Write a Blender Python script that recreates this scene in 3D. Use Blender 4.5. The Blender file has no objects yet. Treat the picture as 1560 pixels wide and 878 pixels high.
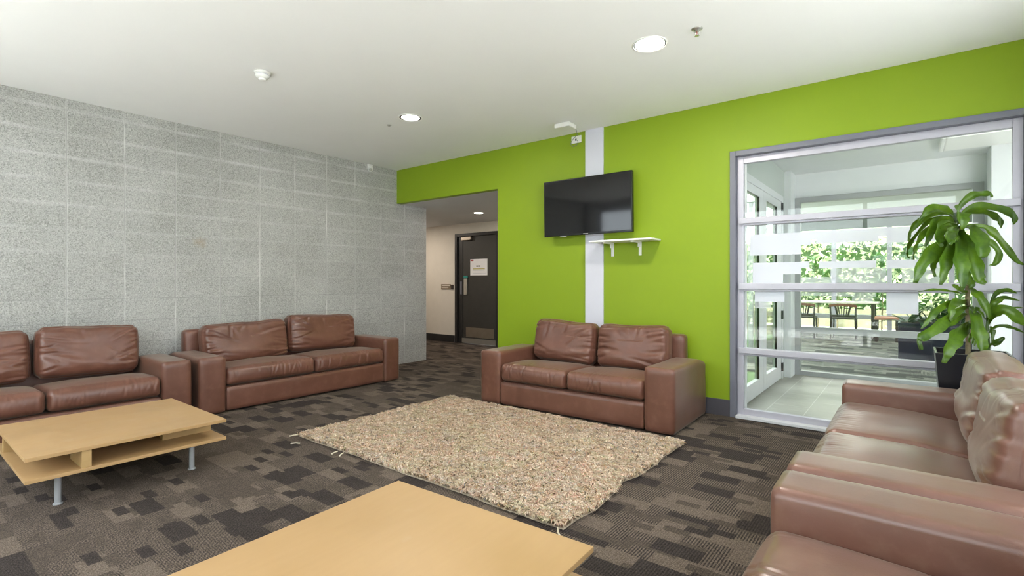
import bpy, bmesh, math, random
import numpy as np
from mathutils import Vector, Matrix, noise

PI = math.pi
C = bpy.context.scene.collection
random.seed(7)
rng = np.random.default_rng(7)

# ------------------------------------------------------------------ materials
MATS = {}
def newmat(name):
    m = bpy.data.materials.new(name); m.use_nodes = True
    nt = m.node_tree; nt.nodes.clear()
    out = nt.nodes.new('ShaderNodeOutputMaterial')
    MATS[name] = m
    return m, nt, out
def N(nt, t, **kw):
    n = nt.nodes.new(t)
    for k, v in kw.items():
        if k.startswith('i_'):
            n.inputs[k[2:].replace('_', ' ')].default_value = v
        else: setattr(n, k, v)
    return n
def L(nt, a, b): nt.links.new(a, b)
def ramp(nt, src, stops, interp='LINEAR'):
    r = N(nt, 'ShaderNodeValToRGB'); r.color_ramp.interpolation = interp
    el = r.color_ramp.elements
    while len(el) < len(stops): el.new(0.5)
    for e, (p, c) in zip(el, stops):
        e.position = p; e.color = c if len(c) == 4 else (*c, 1)
    L(nt, src, r.inputs[0]); return r.outputs[0]
def mth(nt, op, a, b=None, c=None):
    n = N(nt, 'ShaderNodeMath', operation=op)
    for i, x in enumerate((a, b, c)):
        if x is None: continue
        if isinstance(x, (int, float)): n.inputs[i].default_value = x
        else: L(nt, x, n.inputs[i])
    return n.outputs[0]
def mixc(nt, f, a, b, mode='MIX'):
    n = N(nt, 'ShaderNodeMix', data_type='RGBA', blend_type=mode)
    for i, x in ((0, f), (6, a), (7, b)):
        if isinstance(x, (int, float)): n.inputs[i].default_value = x
        elif isinstance(x, tuple): n.inputs[i].default_value = (*x, 1) if len(x) == 3 else x
        else: L(nt, x, n.inputs[i])
    return n.outputs[2]
def bsdf(nt, out, color=None, rough=0.5, metal=0.0, spec=0.5, **kw):
    b = N(nt, 'ShaderNodeBsdfPrincipled')
    if isinstance(color, tuple): b.inputs['Base Color'].default_value = (*color, 1)
    elif color is not None: L(nt, color, b.inputs['Base Color'])
    if isinstance(rough, (int, float)): b.inputs['Roughness'].default_value = rough
    else: L(nt, rough, b.inputs['Roughness'])
    b.inputs['Metallic'].default_value = metal
    b.inputs['Specular IOR Level'].default_value = spec
    for k, v in kw.items(): b.inputs[k].default_value = v
    L(nt, b.outputs[0], out.inputs[0]); return b
def bump(nt, b, h, strength=0.3, dist=0.002, normal=None):
    n = N(nt, 'ShaderNodeBump', i_Strength=strength, i_Distance=dist)
    L(nt, h, n.inputs['Height'])
    if normal is not None: L(nt, normal, n.inputs['Normal'])
    L(nt, n.outputs[0], b.inputs['Normal']); return n.outputs[0]
def objco(nt): return N(nt, 'ShaderNodeTexCoord').outputs['Object']
def geo(nt): return N(nt, 'ShaderNodeNewGeometry').outputs['Position']
def noise_t(nt, co, scale, detail=3, rough=0.55, **kw):
    n = N(nt, 'ShaderNodeTexNoise', i_Scale=scale, i_Detail=detail, i_Roughness=rough, **kw)
    L(nt, co, n.inputs['Vector']); return n.outputs[0]
def simple(name, col, rough=0.5, metal=0.0, spec=0.5, var=0.06, scale=8, bmp=0.0, **kw):
    """one colour with a little procedural unevenness"""
    m, nt, out = newmat(name)
    co = objco(nt); f = noise_t(nt, co, scale, 4)
    dark = tuple(c * (1 - var) for c in col); lite = tuple(min(1, c * (1 + var)) for c in col)
    c = ramp(nt, f, [(0.3, dark), (0.7, lite)])
    b = bsdf(nt, out, c, rough, metal, spec, **kw)
    if bmp: bump(nt, b, noise_t(nt, co, scale * 30, 3), bmp, 0.001)
    return m

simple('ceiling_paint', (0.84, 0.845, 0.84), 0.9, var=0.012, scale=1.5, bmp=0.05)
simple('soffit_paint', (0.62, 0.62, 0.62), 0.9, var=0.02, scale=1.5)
simple('green_paint', (0.235, 0.345, 0.012), 0.55, spec=0.35, var=0.03, scale=1.2, bmp=0.06)
simple('header_grey', (0.20, 0.23, 0.21), 0.8)
simple('strip_paint', (0.62, 0.63, 0.72), 0.6, var=0.015)
simple('cream_paint', (0.66, 0.62, 0.56), 0.8, var=0.02)
simple('white_paint', (0.68, 0.70, 0.71), 0.6, var=0.02)
simple('pale_panel', (0.48, 0.53, 0.50), 0.6, var=0.02)
simple('dark_skirting', (0.072, 0.068, 0.082), 0.5, var=0.05)
simple('charcoal_paint', (0.018, 0.018, 0.019), 0.45, var=0.1)
simple('door_charcoal', (0.035, 0.034, 0.032), 0.5, var=0.08)
simple('grey_frame', (0.16, 0.165, 0.205), 0.45, var=0.04)
simple('light_aluminium', (0.50, 0.49, 0.56), 0.42, metal=0.25, var=0.03)
simple('white_aluminium', (0.66, 0.67, 0.69), 0.4, var=0.02)
simple('grey_aluminium', (0.36, 0.37, 0.375), 0.42, var=0.03)
simple('white_plastic', (0.80, 0.80, 0.78), 0.35, var=0.01)
simple('black_plastic', (0.008, 0.008, 0.009), 0.3, var=0.1)
simple('tv_bezel', (0.006, 0.006, 0.007), 0.25, var=0.05)
simple('screen_glass', (0.005, 0.005, 0.006), 0.07, spec=0.55, var=0.02)
simple('steel', (0.55, 0.55, 0.53), 0.35, metal=0.9, var=0.05)
simple('brushed_steel', (0.33, 0.29, 0.24), 0.4, metal=0.85, var=0.08)
simple('table_leg_metal', (0.48, 0.49, 0.52), 0.35, metal=0.5, var=0.04)
simple('brown_plate', (0.20, 0.15, 0.10), 0.5, var=0.3, scale=60)
simple('paper', (0.80, 0.80, 0.83), 0.8, var=0.01)
simple('ink', (0.03, 0.03, 0.04), 0.7)
simple('red_ink', (0.35, 0.01, 0.015), 0.6)
simple('olive_ink', (0.50, 0.46, 0.20), 0.7)
simple('teal_plastic', (0.02, 0.25, 0.22), 0.4)
simple('sensor_grey', (0.5, 0.5, 0.48), 0.4)
simple('pot_black', (0.010, 0.010, 0.013), 0.28, var=0.1)
simple('planter_navy', (0.016, 0.021, 0.045), 0.5, var=0.15)
simple('soil', (0.05, 0.03, 0.02), 0.95, var=0.5, scale=50, bmp=0.6)
simple('dark_wood', (0.035, 0.026, 0.022), 0.4, var=0.2)
simple('red_wood', (0.15, 0.055, 0.035), 0.4, var=0.2)
simple('table_laminate', (0.72, 0.68, 0.62), 0.35, var=0.03)
simple('terracotta_seat', (0.42, 0.20, 0.13), 0.6, var=0.1)
simple('yellow_wall', (0.30, 0.29, 0.18), 0.8, var=0.05)
simple('concrete_paving', (0.60, 0.60, 0.60), 0.9, var=0.1, scale=2, bmp=0.2)  # made extra bright to bounce sunlight up onto the ceiling
simple('fascia_grey', (0.42, 0.43, 0.52), 0.6)
simple('tassel_yarn', (0.62, 0.55, 0.42), 0.9)

# recessed lamps
def emis(name, col, s):
    m, nt, out = newmat(name)
    e = N(nt, 'ShaderNodeEmission', i_Strength=s); e.inputs[0].default_value = (*col, 1)
    L(nt, e.outputs[0], out.inputs[0]); return m
emis('lamp_glow', (1.0, 0.96, 0.86), 14)
emis('lamp_glow_soft', (1.0, 0.97, 0.9), 5)
emis('lamp_glow_corridor', (1.0, 0.95, 0.85), 8)

# clear glass: lets light straight through, mirrors at grazing angles
def glassmat(name, tint, refl=1.0):
    m, nt, out = newmat(name)
    t = N(nt, 'ShaderNodeBsdfTransparent'); t.inputs[0].default_value = (*tint, 1)
    g = N(nt, 'ShaderNodeBsdfGlossy', i_Roughness=0.01)
    gm = N(nt, 'ShaderNodeNewGeometry'); dt = N(nt, 'ShaderNodeVectorMath', operation='DOT_PRODUCT')
    L(nt, gm.outputs['Normal'], dt.inputs[0]); L(nt, gm.outputs['Incoming'], dt.inputs[1])
    k = mth(nt, 'POWER', mth(nt, 'SUBTRACT', 1.0, mth(nt, 'ABSOLUTE', dt.outputs['Value'])), 5.0)
    fr = mth(nt, 'ADD', 0.035, mth(nt, 'MULTIPLY', k, 0.9))
    mx = N(nt, 'ShaderNodeMixShader')
    L(nt, mth(nt, 'MULTIPLY', fr, refl), mx.inputs[0])
    L(nt, t.outputs[0], mx.inputs[1]); L(nt, g.outputs[0], mx.inputs[2]); L(nt, mx.outputs[0], out.inputs[0])
glassmat('clear_glass', (0.97, 0.985, 0.975))
glassmat('door_glass', (0.93, 0.965, 0.94))
def filmmat(name, clear, col):
    m, nt, out = newmat(name)
    t = N(nt, 'ShaderNodeBsdfTransparent')
    d = N(nt, 'ShaderNodeBsdfDiffuse'); d.inputs[0].default_value = (*col, 1)
    s = N(nt, 'ShaderNodeBsdfTranslucent'); s.inputs[0].default_value = (*col, 1)
    a = N(nt, 'ShaderNodeMixShader'); a.inputs[0].default_value = 0.6
    L(nt, d.outputs[0], a.inputs[1]); L(nt, s.outputs[0], a.inputs[2])
    b = N(nt, 'ShaderNodeMixShader'); b.inputs[0].default_value = 1 - clear
    L(nt, t.outputs[0], b.inputs[1]); L(nt, a.outputs[0], b.inputs[2]); L(nt, b.outputs[0], out.inputs[0])
filmmat('frosted_film', 0.18, (0.93, 0.93, 1.0))
filmmat('light_film', 0.72, (0.93, 0.93, 1.0))

# birch laminate
def wood(name, a, b_, rough=0.38):
    m, nt, out = newmat(name)
    co = objco(nt)
    mp = N(nt, 'ShaderNodeMapping'); mp.inputs['Scale'].default_value = (9, 1.2, 9); L(nt, co, mp.inputs[0])
    f = noise_t(nt, mp.outputs[0], 4.0, 6, 0.6)
    g = noise_t(nt, co, 3.0, 3)
    c = ramp(nt, f, [(0.3, a), (0.7, b_)])
    c = mixc(nt, 0.6, c, ramp(nt, g, [(0.35, a), (0.65, b_)]))
    st = noise_t(nt, co, 7.0, 2)                                   # pale rubbed patches
    c = mixc(nt, ramp(nt, st, [(0.66, (0, 0, 0)), (0.78, (0.28, 0.28, 0.28))]), c, (0.46, 0.36, 0.26))
    r = ramp(nt, g, [(0.3, (rough - .06,) * 3), (0.7, (rough + .1,) * 3)])
    bsdf(nt, out, c, r, spec=0.4)
wood('birch_top', (0.385, 0.238, 0.105), (0.430, 0.272, 0.128))
wood('birch_edge', (0.36, 0.225, 0.09), (0.43, 0.28, 0.12), 0.5)

# leather: fine grain, soft mottling, worn sheen tinted green to imitate reflections
def leather(name, base, worn, rough=0.36, sheen=0.08, coat=0.0):
    m, nt, out = newmat(name)
    co = objco(nt)
    f = noise_t(nt, co, 3.5, 5, 0.6)
    w = noise_t(nt, co, 14, 4, 0.65)
    c = ramp(nt, f, [(0.3, tuple(x * .82 for x in base)), (0.7, tuple(x * 1.15 for x in base))])
    c = mixc(nt, ramp(nt, w, [(0.5, (0, 0, 0)), (0.8, (.55, .55, .55))]), c, worn)
    v = N(nt, 'ShaderNodeTexVoronoi', i_Scale=420.0); L(nt, co, v.inputs['Vector'])
    r = ramp(nt, f, [(0.3, (rough - .05,) * 3), (0.75, (rough + .12,) * 3)])
    b = bsdf(nt, out, c, r, spec=0.55)
    b.inputs['Sheen Weight'].default_value = sheen
    b.inputs['Sheen Roughness'].default_value = 0.4
    b.inputs['Sheen Tint'].default_value = (.92, 1, .86, 1)
    b.inputs['Coat Weight'].default_value = coat
    b.inputs['Coat Roughness'].default_value = 0.3
    h = mth(nt, 'ADD', mth(nt, 'MULTIPLY', v.outputs[0], 0.5), mth(nt, 'MULTIPLY', noise_t(nt, co, 60, 3), 1.2))
    bump(nt, b, h, 0.22, 0.0012)
leather('brown_leather', (0.138, 0.054, 0.034), (0.190, 0.090, 0.060), 0.36, 0.12, 0.12)
leather('sheen_leather', (0.148, 0.064, 0.043), (0.20, 0.115, 0.078), 0.33, 0.12, 0.35)  # same brown leather, colour paled to imitate window sheen

# concrete block wall: stack bond, 0.4065 m x 0.2016 m
def blockwall():
    m, nt, out = newmat('concrete_block')
    p = geo(nt); s = N(nt, 'ShaderNodeSeparateXYZ'); L(nt, p, s.inputs[0])
    wob = mth(nt, 'MULTIPLY', mth(nt, 'SUBTRACT', noise_t(nt, p, 9, 2), 0.5), 0.006)
    y = mth(nt, 'DIVIDE', mth(nt, 'ADD', mth(nt, 'SUBTRACT', s.outputs[1], 5.115 - 40 * 0.4065), wob), 0.4065)
    z = mth(nt, 'DIVIDE', mth(nt, 'ADD', mth(nt, 'SUBTRACT', s.outputs[2], 1.0 - 10 * 0.2016), wob), 0.2016)
    dy = mth(nt, 'MULTIPLY', mth(nt, 'PINGPONG', y, 0.5), 0.4065)      # metres from the nearest joint
    dz = mth(nt, 'MULTIPLY', mth(nt, 'PINGPONG', z, 0.5), 0.2016)
    fy = ramp(nt, dy, [(0.0025, (1, 1, 1)), (0.0070, (0, 0, 0))])
    fz = ramp(nt, dz, [(0.0, (1, 1, 1)), (0.0065, (0, 0, 0))])
    cell = N(nt, 'ShaderNodeCombineXYZ')
    L(nt, mth(nt, 'FLOOR', y), cell.inputs[0]); L(nt, mth(nt, 'FLOOR', z), cell.inputs[1])
    wn = N(nt, 'ShaderNodeTexWhiteNoise'); L(nt, cell.outputs[0], wn.inputs['Vector'])
    base = ramp(nt, wn.outputs[0], [(0, (0.385, 0.385, 0.365)), (1, (0.445, 0.445, 0.425))])
    grain = noise_t(nt, p, 115, 3, 0.85)
    c = mixc(nt, ramp(nt, grain, [(0.36, (1, 1, 1)), (0.50, (0, 0, 0))]), base, (0.16, 0.16, 0.152))
    c = mixc(nt, ramp(nt, grain, [(0.56, (0, 0, 0)), (0.68, (1, 1, 1))]), c, (0.68, 0.67, 0.645))
    v = N(nt, 'ShaderNodeTexVoronoi', i_Scale=95.0); L(nt, p, v.inputs['Vector'])
    c = mixc(nt, ramp(nt, v.outputs[0], [(0.10, (.5, .5, .5)), (0.22, (0, 0, 0))]), c, (0.15, 0.15, 0.14))
    bl = noise_t(nt, p, 2.2, 4)
    c = mixc(nt, 0.22, c, ramp(nt, bl, [(0.35, (0.34, 0.335, 0.31)), (0.65, (0.54, 0.54, 0.52))]))
    # ledge shading painted along the courses: pale bands, strongest in the upper courses
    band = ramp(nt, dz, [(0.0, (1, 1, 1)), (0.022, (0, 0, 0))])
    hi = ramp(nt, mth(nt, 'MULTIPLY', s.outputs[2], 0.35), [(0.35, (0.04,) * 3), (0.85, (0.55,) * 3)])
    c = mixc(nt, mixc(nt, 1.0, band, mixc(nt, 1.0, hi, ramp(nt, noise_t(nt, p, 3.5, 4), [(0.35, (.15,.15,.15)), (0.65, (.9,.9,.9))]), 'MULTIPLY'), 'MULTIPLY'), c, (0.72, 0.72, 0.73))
    c = mixc(nt, mth(nt, 'MULTIPLY', fy, 0.75), c, (0.70, 0.70, 0.68))
    dk = ramp(nt, noise_t(nt, p, 1.7, 2), [(0.38, (0, 0, 0)), (0.52, (0.85, 0.85, 0.85))])
    fy2 = ramp(nt, mth(nt, 'ABSOLUTE', mth(nt, 'SUBTRACT', dy, 0.0008)), [(0.0012, (1, 1, 1)), (0.0040, (0, 0, 0))])
    c = mixc(nt, mixc(nt, 1.0, fy2, dk, 'MULTIPLY'), c, (0.26, 0.26, 0.25))
    fz2 = ramp(nt, dz, [(0.0, (1, 1, 1)), (0.003, (0, 0, 0))])
    lo = ramp(nt, mth(nt, 'MULTIPLY', s.outputs[2], 0.35), [(0.36, (0.75,) * 3), (0.48, (0.12,) * 3)])
    c = mixc(nt, mixc(nt, 1.0, fz2, lo, 'MULTIPLY'), c, (0.26, 0.26, 0.25))  # dark half of the painted ledge shading, on the lower courses
    dp = N(nt, 'ShaderNodeVectorMath', operation='DISTANCE'); L(nt, p, dp.inputs[0]); dp.inputs[1].default_value = (-5.63, 2.08, 1.55)
    sp_ = ramp(nt, mth(nt, 'ADD', dp.outputs['Value'], mth(nt, 'MULTIPLY', noise_t(nt, p, 18, 3), .12)), [(0.07, (.45, .45, .45)), (0.13, (0, 0, 0))])
    c = mixc(nt, sp_, c, (0.36, 0.27, 0.15))                       # small rusty stain
    b = bsdf(nt, out, c, 0.92, spec=0.2)
    h = mth(nt, 'SUBTRACT', mth(nt, 'MULTIPLY', grain, 0.35), mth(nt, 'MULTIPLY', mth(nt, 'MAXIMUM', fy, mth(nt, 'MULTIPLY', fz, .5)), 0.8))
    bump(nt, b, h, 0.5, 0.004)
blockwall()

# patchwork carpet tiles
def carpet(name, tones, scale=1.0):
    m, nt, out = newmat(name)
    p = geo(nt)
    jn = N(nt, 'ShaderNodeTexNoise', i_Scale=240.0, i_Detail=2.0); L(nt, p, jn.inputs['Vector'])
    js = N(nt, 'ShaderNodeVectorMath', operation='MULTIPLY_ADD')          # ragged yarn edges
    L(nt, jn.outputs['Color'], js.inputs[0]); js.inputs[1].default_value = (.016, .016, 0); L(nt, p, js.inputs[2])
    s = N(nt, 'ShaderNodeSeparateXYZ'); L(nt, js.outputs[0], s.inputs[0])
    def patch(lx, ly, ox, oy, seed):
        yy = mth(nt, 'DIVIDE', mth(nt, 'ADD', s.outputs[1], oy + 40), ly * scale)
        row = mth(nt, 'FLOOR', yy)
        w1 = N(nt, 'ShaderNodeTexWhiteNoise', noise_dimensions='2D')
        cc = N(nt, 'ShaderNodeCombineXYZ'); L(nt, row, cc.inputs[0]); cc.inputs[1].default_value = seed
        L(nt, cc.outputs[0], w1.inputs['Vector'])
        xx = mth(nt, 'ADD', mth(nt, 'DIVIDE', mth(nt, 'ADD', s.outputs[0], ox + 40), lx * scale), mth(nt, 'MULTIPLY', w1.outputs[0], 1.0))
        c2 = N(nt, 'ShaderNodeCombineXYZ'); L(nt, mth(nt, 'FLOOR', xx), c2.inputs[0]); L(nt, row, c2.inputs[1]); c2.inputs[2].default_value = seed + 3.3
        w2 = N(nt, 'ShaderNodeTexWhiteNoise', noise_dimensions='3D'); L(nt, c2.outputs[0], w2.inputs['Vector'])
        return w2.outputs[0]
    r1 = patch(0.21, 0.105, 0, 0, 1.0)
    r2 = patch(0.12, 0.0525, 0.03, 0.02, 5.0)
    r3 = patch(0.25, 0.21, 0.1, 0.07, 9.0)
    dark, mid, lite = tones
    # ribbed loops: fine lines running along y
    nz = noise_t(nt, p, 330, 2, 0.7)
    wob = mth(nt, 'MULTIPLY', noise_t(nt, p, 90, 2), 0.0035)
    rib = mth(nt, 'PINGPONG', mth(nt, 'DIVIDE', mth(nt, 'ADD', s.outputs[0], wob), 0.0125), 0.5)
    ribf = ramp(nt, rib, [(0.12, (0, 0, 0)), (0.34, (1, 1, 1))])
    striped = mixc(nt, ribf, dark, lite)
    c = mixc(nt, ramp(nt, r1, [(0.0, (0, 0, 0)), (0.34, (1, 1, 1))], 'CONSTANT'), mid, striped)
    c = mixc(nt, ramp(nt, r3, [(0.0, (0, 0, 0)), (0.50, (1, 1, 1))], 'CONSTANT'), c, striped)
    c = mixc(nt, ramp(nt, r1, [(0.0, (0, 0, 0)), (0.76, (1, 1, 1))], 'CONSTANT'), c, lite)
    c = mixc(nt, ramp(nt, r2, [(0.0, (0, 0, 0)), (0.80, (1, 1, 1))], 'CONSTANT'), c, mid)
    c = mixc(nt, ramp(nt, r1, [(0.0, (1, 1, 1)), (0.20, (0, 0, 0))], 'CONSTANT'), c, dark)
    c = mixc(nt, ramp(nt, r2, [(0.0, (1, 1, 1)), (0.07, (0, 0, 0))], 'CONSTANT'), c, dark)
    c = mixc(nt, 0.22, c, striped)
    v = N(nt, 'ShaderNodeTexVoronoi', i_Scale=200.0); L(nt, p, v.inputs['Vector'])
    c = mixc(nt, ramp(nt, v.outputs[0], [(0.2, (0, 0, 0)), (0.7, (0.65,) * 3)]), c, mixc(nt, 0.7, c, (0.0, 0.0, 0.0)))
    c = mixc(nt, 0.55, c, ramp(nt, nz, [(0.34, (0.35,) * 3), (0.66, (1.0,) * 3)]), 'MULTIPLY')
    b = bsdf(nt, out, c, 0.97, spec=0.1)
    h = mth(nt, 'ADD', mth(nt, 'MULTIPLY', v.outputs[0], -1.0), mth(nt, 'MULTIPLY', ribf, 0.4))
    bump(nt, b, h, 0.7, 0.003)
carpet('carpet_lounge', ((0.050, 0.041, 0.040), (0.135, 0.106, 0.086), (0.255, 0.200, 0.158)))
carpet('carpet_dining', ((0.07, 0.08, 0.075), (0.22, 0.24, 0.21), (0.40, 0.41, 0.35)), 1.6)

# foyer floor tiles 0.295 x 0.59
def tiles():
    m, nt, out = newmat('foyer_tile')
    p = geo(nt); s = N(nt, 'ShaderNodeSeparateXYZ'); L(nt, p, s.inputs[0])
    x = mth(nt, 'DIVIDE', mth(nt, 'ADD', s.outputs[0], 1.02 + 0.295 * 40), 0.295)
    off = mth(nt, 'MULTIPLY', mth(nt, 'MODULO', mth(nt, 'FLOOR', x), 2.0), 0.5)
    y = mth(nt, 'ADD', mth(nt, 'DIVIDE', mth(nt, 'ADD', s.outputs[1], 11.8), 0.59), off)
    dx = mth(nt, 'MULTIPLY', mth(nt, 'PINGPONG', x, 0.5), 0.295); dy = mth(nt, 'MULTIPLY', mth(nt, 'PINGPONG', y, 0.5), 0.59)
    g = ramp(nt, mth(nt, 'MINIMUM', dx, dy), [(0.0, (1, 1, 1)), (0.0035, (0, 0, 0))])
    mp = N(nt, 'ShaderNodeMapping'); mp.inputs['Scale'].default_value = (3, 60, 3); L(nt, p, mp.inputs[0])
    f = noise_t(nt, mp.outputs[0], 1.5, 4)
    c = ramp(nt, f, [(0.3, (0.30, 0.29, 0.25)), (0.7, (0.42, 0.41, 0.37))])
    c = mixc(nt, g, c, (0.62, 0.61, 0.58))
    bsdf(nt, out, c, 0.42, spec=0.4)
tiles()

# leaf greens
def leafmat(name, deep, lite, trans=0.25):
    m, nt, out = newmat(name)
    co = objco(nt)
    f = noise_t(nt, co, 6, 3); g = noise_t(nt, co, 45, 2)
    c = mixc(nt, 0.3, ramp(nt, f, [(0.3, deep), (0.7, lite)]), ramp(nt, g, [(0.3, deep), (0.7, lite)]))
    at = N(nt, 'ShaderNodeAttribute', attribute_name='tone')
    c = mixc(nt, at.outputs['Fac'], c, lite)
    b = N(nt, 'ShaderNodeBsdfPrincipled', i_Roughness=0.32); L(nt, c, b.inputs['Base Color'])
    b.inputs['Specular IOR Level'].default_value = 0.5
    t = N(nt, 'ShaderNodeBsdfTranslucent'); L(nt, mixc(nt, 0.5, c, (lite[0] * 1.6, lite[1] * 1.6, lite[2])), t.inputs[0])
    mx = N(nt, 'ShaderNodeMixShader'); mx.inputs[0].default_value = trans
    L(nt, b.outputs[0], mx.inputs[1]); L(nt, t.outputs[0], mx.inputs[2]); L(nt, mx.outputs[0], out.inputs[0])
leafmat('dracaena_leaf', (0.012, 0.048, 0.006), (0.12, 0.22, 0.010), 0.25)
leafmat('dark_leaf', (0.012, 0.045, 0.02), (0.05, 0.13, 0.04), 0.15)
leafmat('hedge_leaf_bleached', (0.26, 0.31, 0.20), (0.74, 0.78, 0.62), 0.4)  # leaf colour bleached to imitate overexposed daylight
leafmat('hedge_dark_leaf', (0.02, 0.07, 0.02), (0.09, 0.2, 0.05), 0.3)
simple('stem_bark', (0.16, 0.13, 0.07), 0.8, var=0.4, scale=30, bmp=0.5)
simple('young_stem', (0.08, 0.15, 0.03), 0.5, var=0.2)
simple('lawn', (0.035, 0.085, 0.018), 0.9, var=0.45, scale=5, bmp=0.8)

# shaggy wool, each tuft its own yarn colour
def wool():
    m, nt, out = newmat('rug_wool')
    at = N(nt, 'ShaderNodeAttribute', attribute_name='yarn')
    bsdf(nt, out, at.outputs['Color'], 0.95, spec=0.1)
    m2, nt, out = newmat('rug_backing')
    p = geo(nt); f = noise_t(nt, p, 60, 3)
    bsdf(nt, out, ramp(nt, f, [(0.3, (0.26, 0.20, 0.15)), (0.7, (0.52, 0.44, 0.33))]), 0.95, spec=0.1)
wool()

# ------------------------------------------------------------------ mesh helpers
def box(bm, x0, x1, y0, y1, z0, z1):
    v = [bm.verts.new(p) for p in ((x0, y0, z0), (x1, y0, z0), (x1, y1, z0), (x0, y1, z0), (x0, y0, z1), (x1, y0, z1), (x1, y1, z1), (x0, y1, z1))]
    for f in ((0, 3, 2, 1), (4, 5, 6, 7), (0, 1, 5, 4), (1, 2, 6, 5), (2, 3, 7, 6), (3, 0, 4, 7)):
        bm.faces.new([v[i] for i in f])
    return v
def lathe(bm, prof, cx=0, cy=0, seg=24, axis='z', cz=0):
    rings = []
    for r, h in prof:
        ring = []
        for k in range(seg):
            a = 2 * PI * k / seg
            if axis == 'z': p = (cx + r * math.cos(a), cy + r * math.sin(a), cz + h)
            elif axis == 'x': p = (cx + h, cy + r * math.cos(a), cz + r * math.sin(a))
            else: p = (cx + r * math.sin(a), cy + h, cz + r * math.cos(a))
            ring.append(bm.verts.new(p))
        rings.append(ring)
    for a, b in zip(rings, rings[1:]):
        for k in range(seg): bm.faces.new((a[k], a[(k + 1) % seg], b[(k + 1) % seg], b[k]))
    bm.faces.new(rings[0][::-1]); bm.faces.new(rings[-1])
def tube(bm, pts, rad, seg=8):
    pts = [Vector(p) for p in pts]; rings = []
    up = Vector((0.13, 0.21, 0.97)).normalized()
    for i, p in enumerate(pts):
        t = (pts[min(i + 1, len(pts) - 1)] - pts[max(i - 1, 0)]).normalized()
        a = t.cross(up)
        if a.length < 1e-3: a = t.cross(Vector((1, 0, 0)))
        a.normalize(); b = t.cross(a).normalized()
        r = rad[i] if isinstance(rad, (list, tuple)) else rad
        rings.append([bm.verts.new(p + (a * math.cos(2 * PI * k / seg) + b * math.sin(2 * PI * k / seg)) * r) for k in range(seg)])
    for A, B in zip(rings, rings[1:]):
        for k in range(seg): bm.faces.new((A[k], A[(k + 1) % seg], B[(k + 1) % seg], B[k]))
    bm.faces.new(rings[0][::-1]); bm.faces.new(rings[-1])
def obj(name, bm, mat, parent=None, smooth=False, bevel=0.0, bseg=2):
    me = bpy.data.meshes.new(name)
    if isinstance(bm, bmesh.types.BMesh):
        bmesh.ops.recalc_face_normals(bm, faces=bm.faces); bm.to_mesh(me); bm.free()
    else:
        me.from_pydata(*bm)
    me.materials.append(MATS[mat])
    if smooth: me.shade_smooth()
    o = bpy.data.objects.new(name, me); C.objects.link(o)
    if parent: o.parent = parent
    if bevel:
        b = o.modifiers.new('bevel', 'BEVEL'); b.width = bevel; b.segments = bseg; b.limit_method = 'ANGLE'; b.angle_limit = math.radians(50)
    return o
def boxes(name, lst, mat, parent=None, bevel=0.0, smooth=False, bseg=2):
    bm = bmesh.new()
    for b in lst: box(bm, *b)
    return obj(name, bm, mat, parent, smooth, bevel, bseg)
def tag(o, label=None, cat=None, group=None, kind=None):
    if label: o['label'] = label
    if cat: o['category'] = cat
    if group: o['group'] = group
    if kind: o['kind'] = kind
    return o
def thing(name, label, cat, loc=(0, 0, 0), rz=0.0, group=None):
    o = bpy.data.objects.new(name, None); C.objects.link(o); o.empty_display_size = 0.1
    o.location = loc; o.rotation_euler = (0, 0, rz)
    return tag(o, label, cat, group)
def struct(name, lst, mat, parent=None, bevel=0.0):
    o = boxes(name, lst, mat, parent, bevel)
    if parent is None: o['kind'] = 'structure'
    return o
def dup(root, loc, rz, label):
    r = root.copy(); C.objects.link(r); r.location = loc; r.rotation_euler = (0, 0, rz); r['label'] = label
    for ch in list(root.children):
        c = ch.copy(); C.objects.link(c); c.parent = r
        for g in list(ch.children):
            d = g.copy(); C.objects.link(d); d.parent = c
    return r

# rounded, puffed box on a lattice; returns numpy points (n,3), faces, unit lattice coords, normals
def soft_lattice(sx, sy, sz, r, n):
    nx, ny, nz = n; idx = {}; P = []; F = []
    def vid(i, j, k):
        if (i, j, k) not in idx:
            idx[(i, j, k)] = len(P); P.append((2 * i / nx - 1, 2 * j / ny - 1, 2 * k / nz - 1))
        return idx[(i, j, k)]
    for i in range(nx):
        for j in range(ny):
            F.append((vid(i, j, 0), vid(i, j + 1, 0), vid(i + 1, j + 1, 0), vid(i + 1, j, 0)))
            F.append((vid(i, j, nz), vid(i + 1, j, nz), vid(i + 1, j + 1, nz), vid(i, j + 1, nz)))
    for i in range(nx):
        for k in range(nz):
            F.append((vid(i, 0, k), vid(i + 1, 0, k), vid(i + 1, 0, k + 1), vid(i, 0, k + 1)))
            F.append((vid(i, ny, k), vid(i, ny, k + 1), vid(i + 1, ny, k + 1), vid(i + 1, ny, k)))
    for j in range(ny):
        for k in range(nz):
            F.append((vid(0, j, k), vid(0, j, k + 1), vid(0, j + 1, k + 1), vid(0, j + 1, k)))
            F.append((vid(nx, j, k), vid(nx, j + 1, k), vid(nx, j + 1, k + 1), vid(nx, j, k + 1)))
    U = np.array(P); half = np.array([sx, sy, sz]) / 2
    q = U * half; inner = np.clip(q, -(half - r), half - r); d = q - inner
    ln = np.linalg.norm(d, axis=1, keepdims=True); nrm = d / np.maximum(ln, 1e-9)
    return inner + nrm * r, F, U, nrm

def vnoise(P, scale, seed):
    off = Vector((seed * 3.1, seed * 7.7, seed * 1.3))
    return np.array([noise.noise(Vector(p) * scale + off) for p in P])

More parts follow.
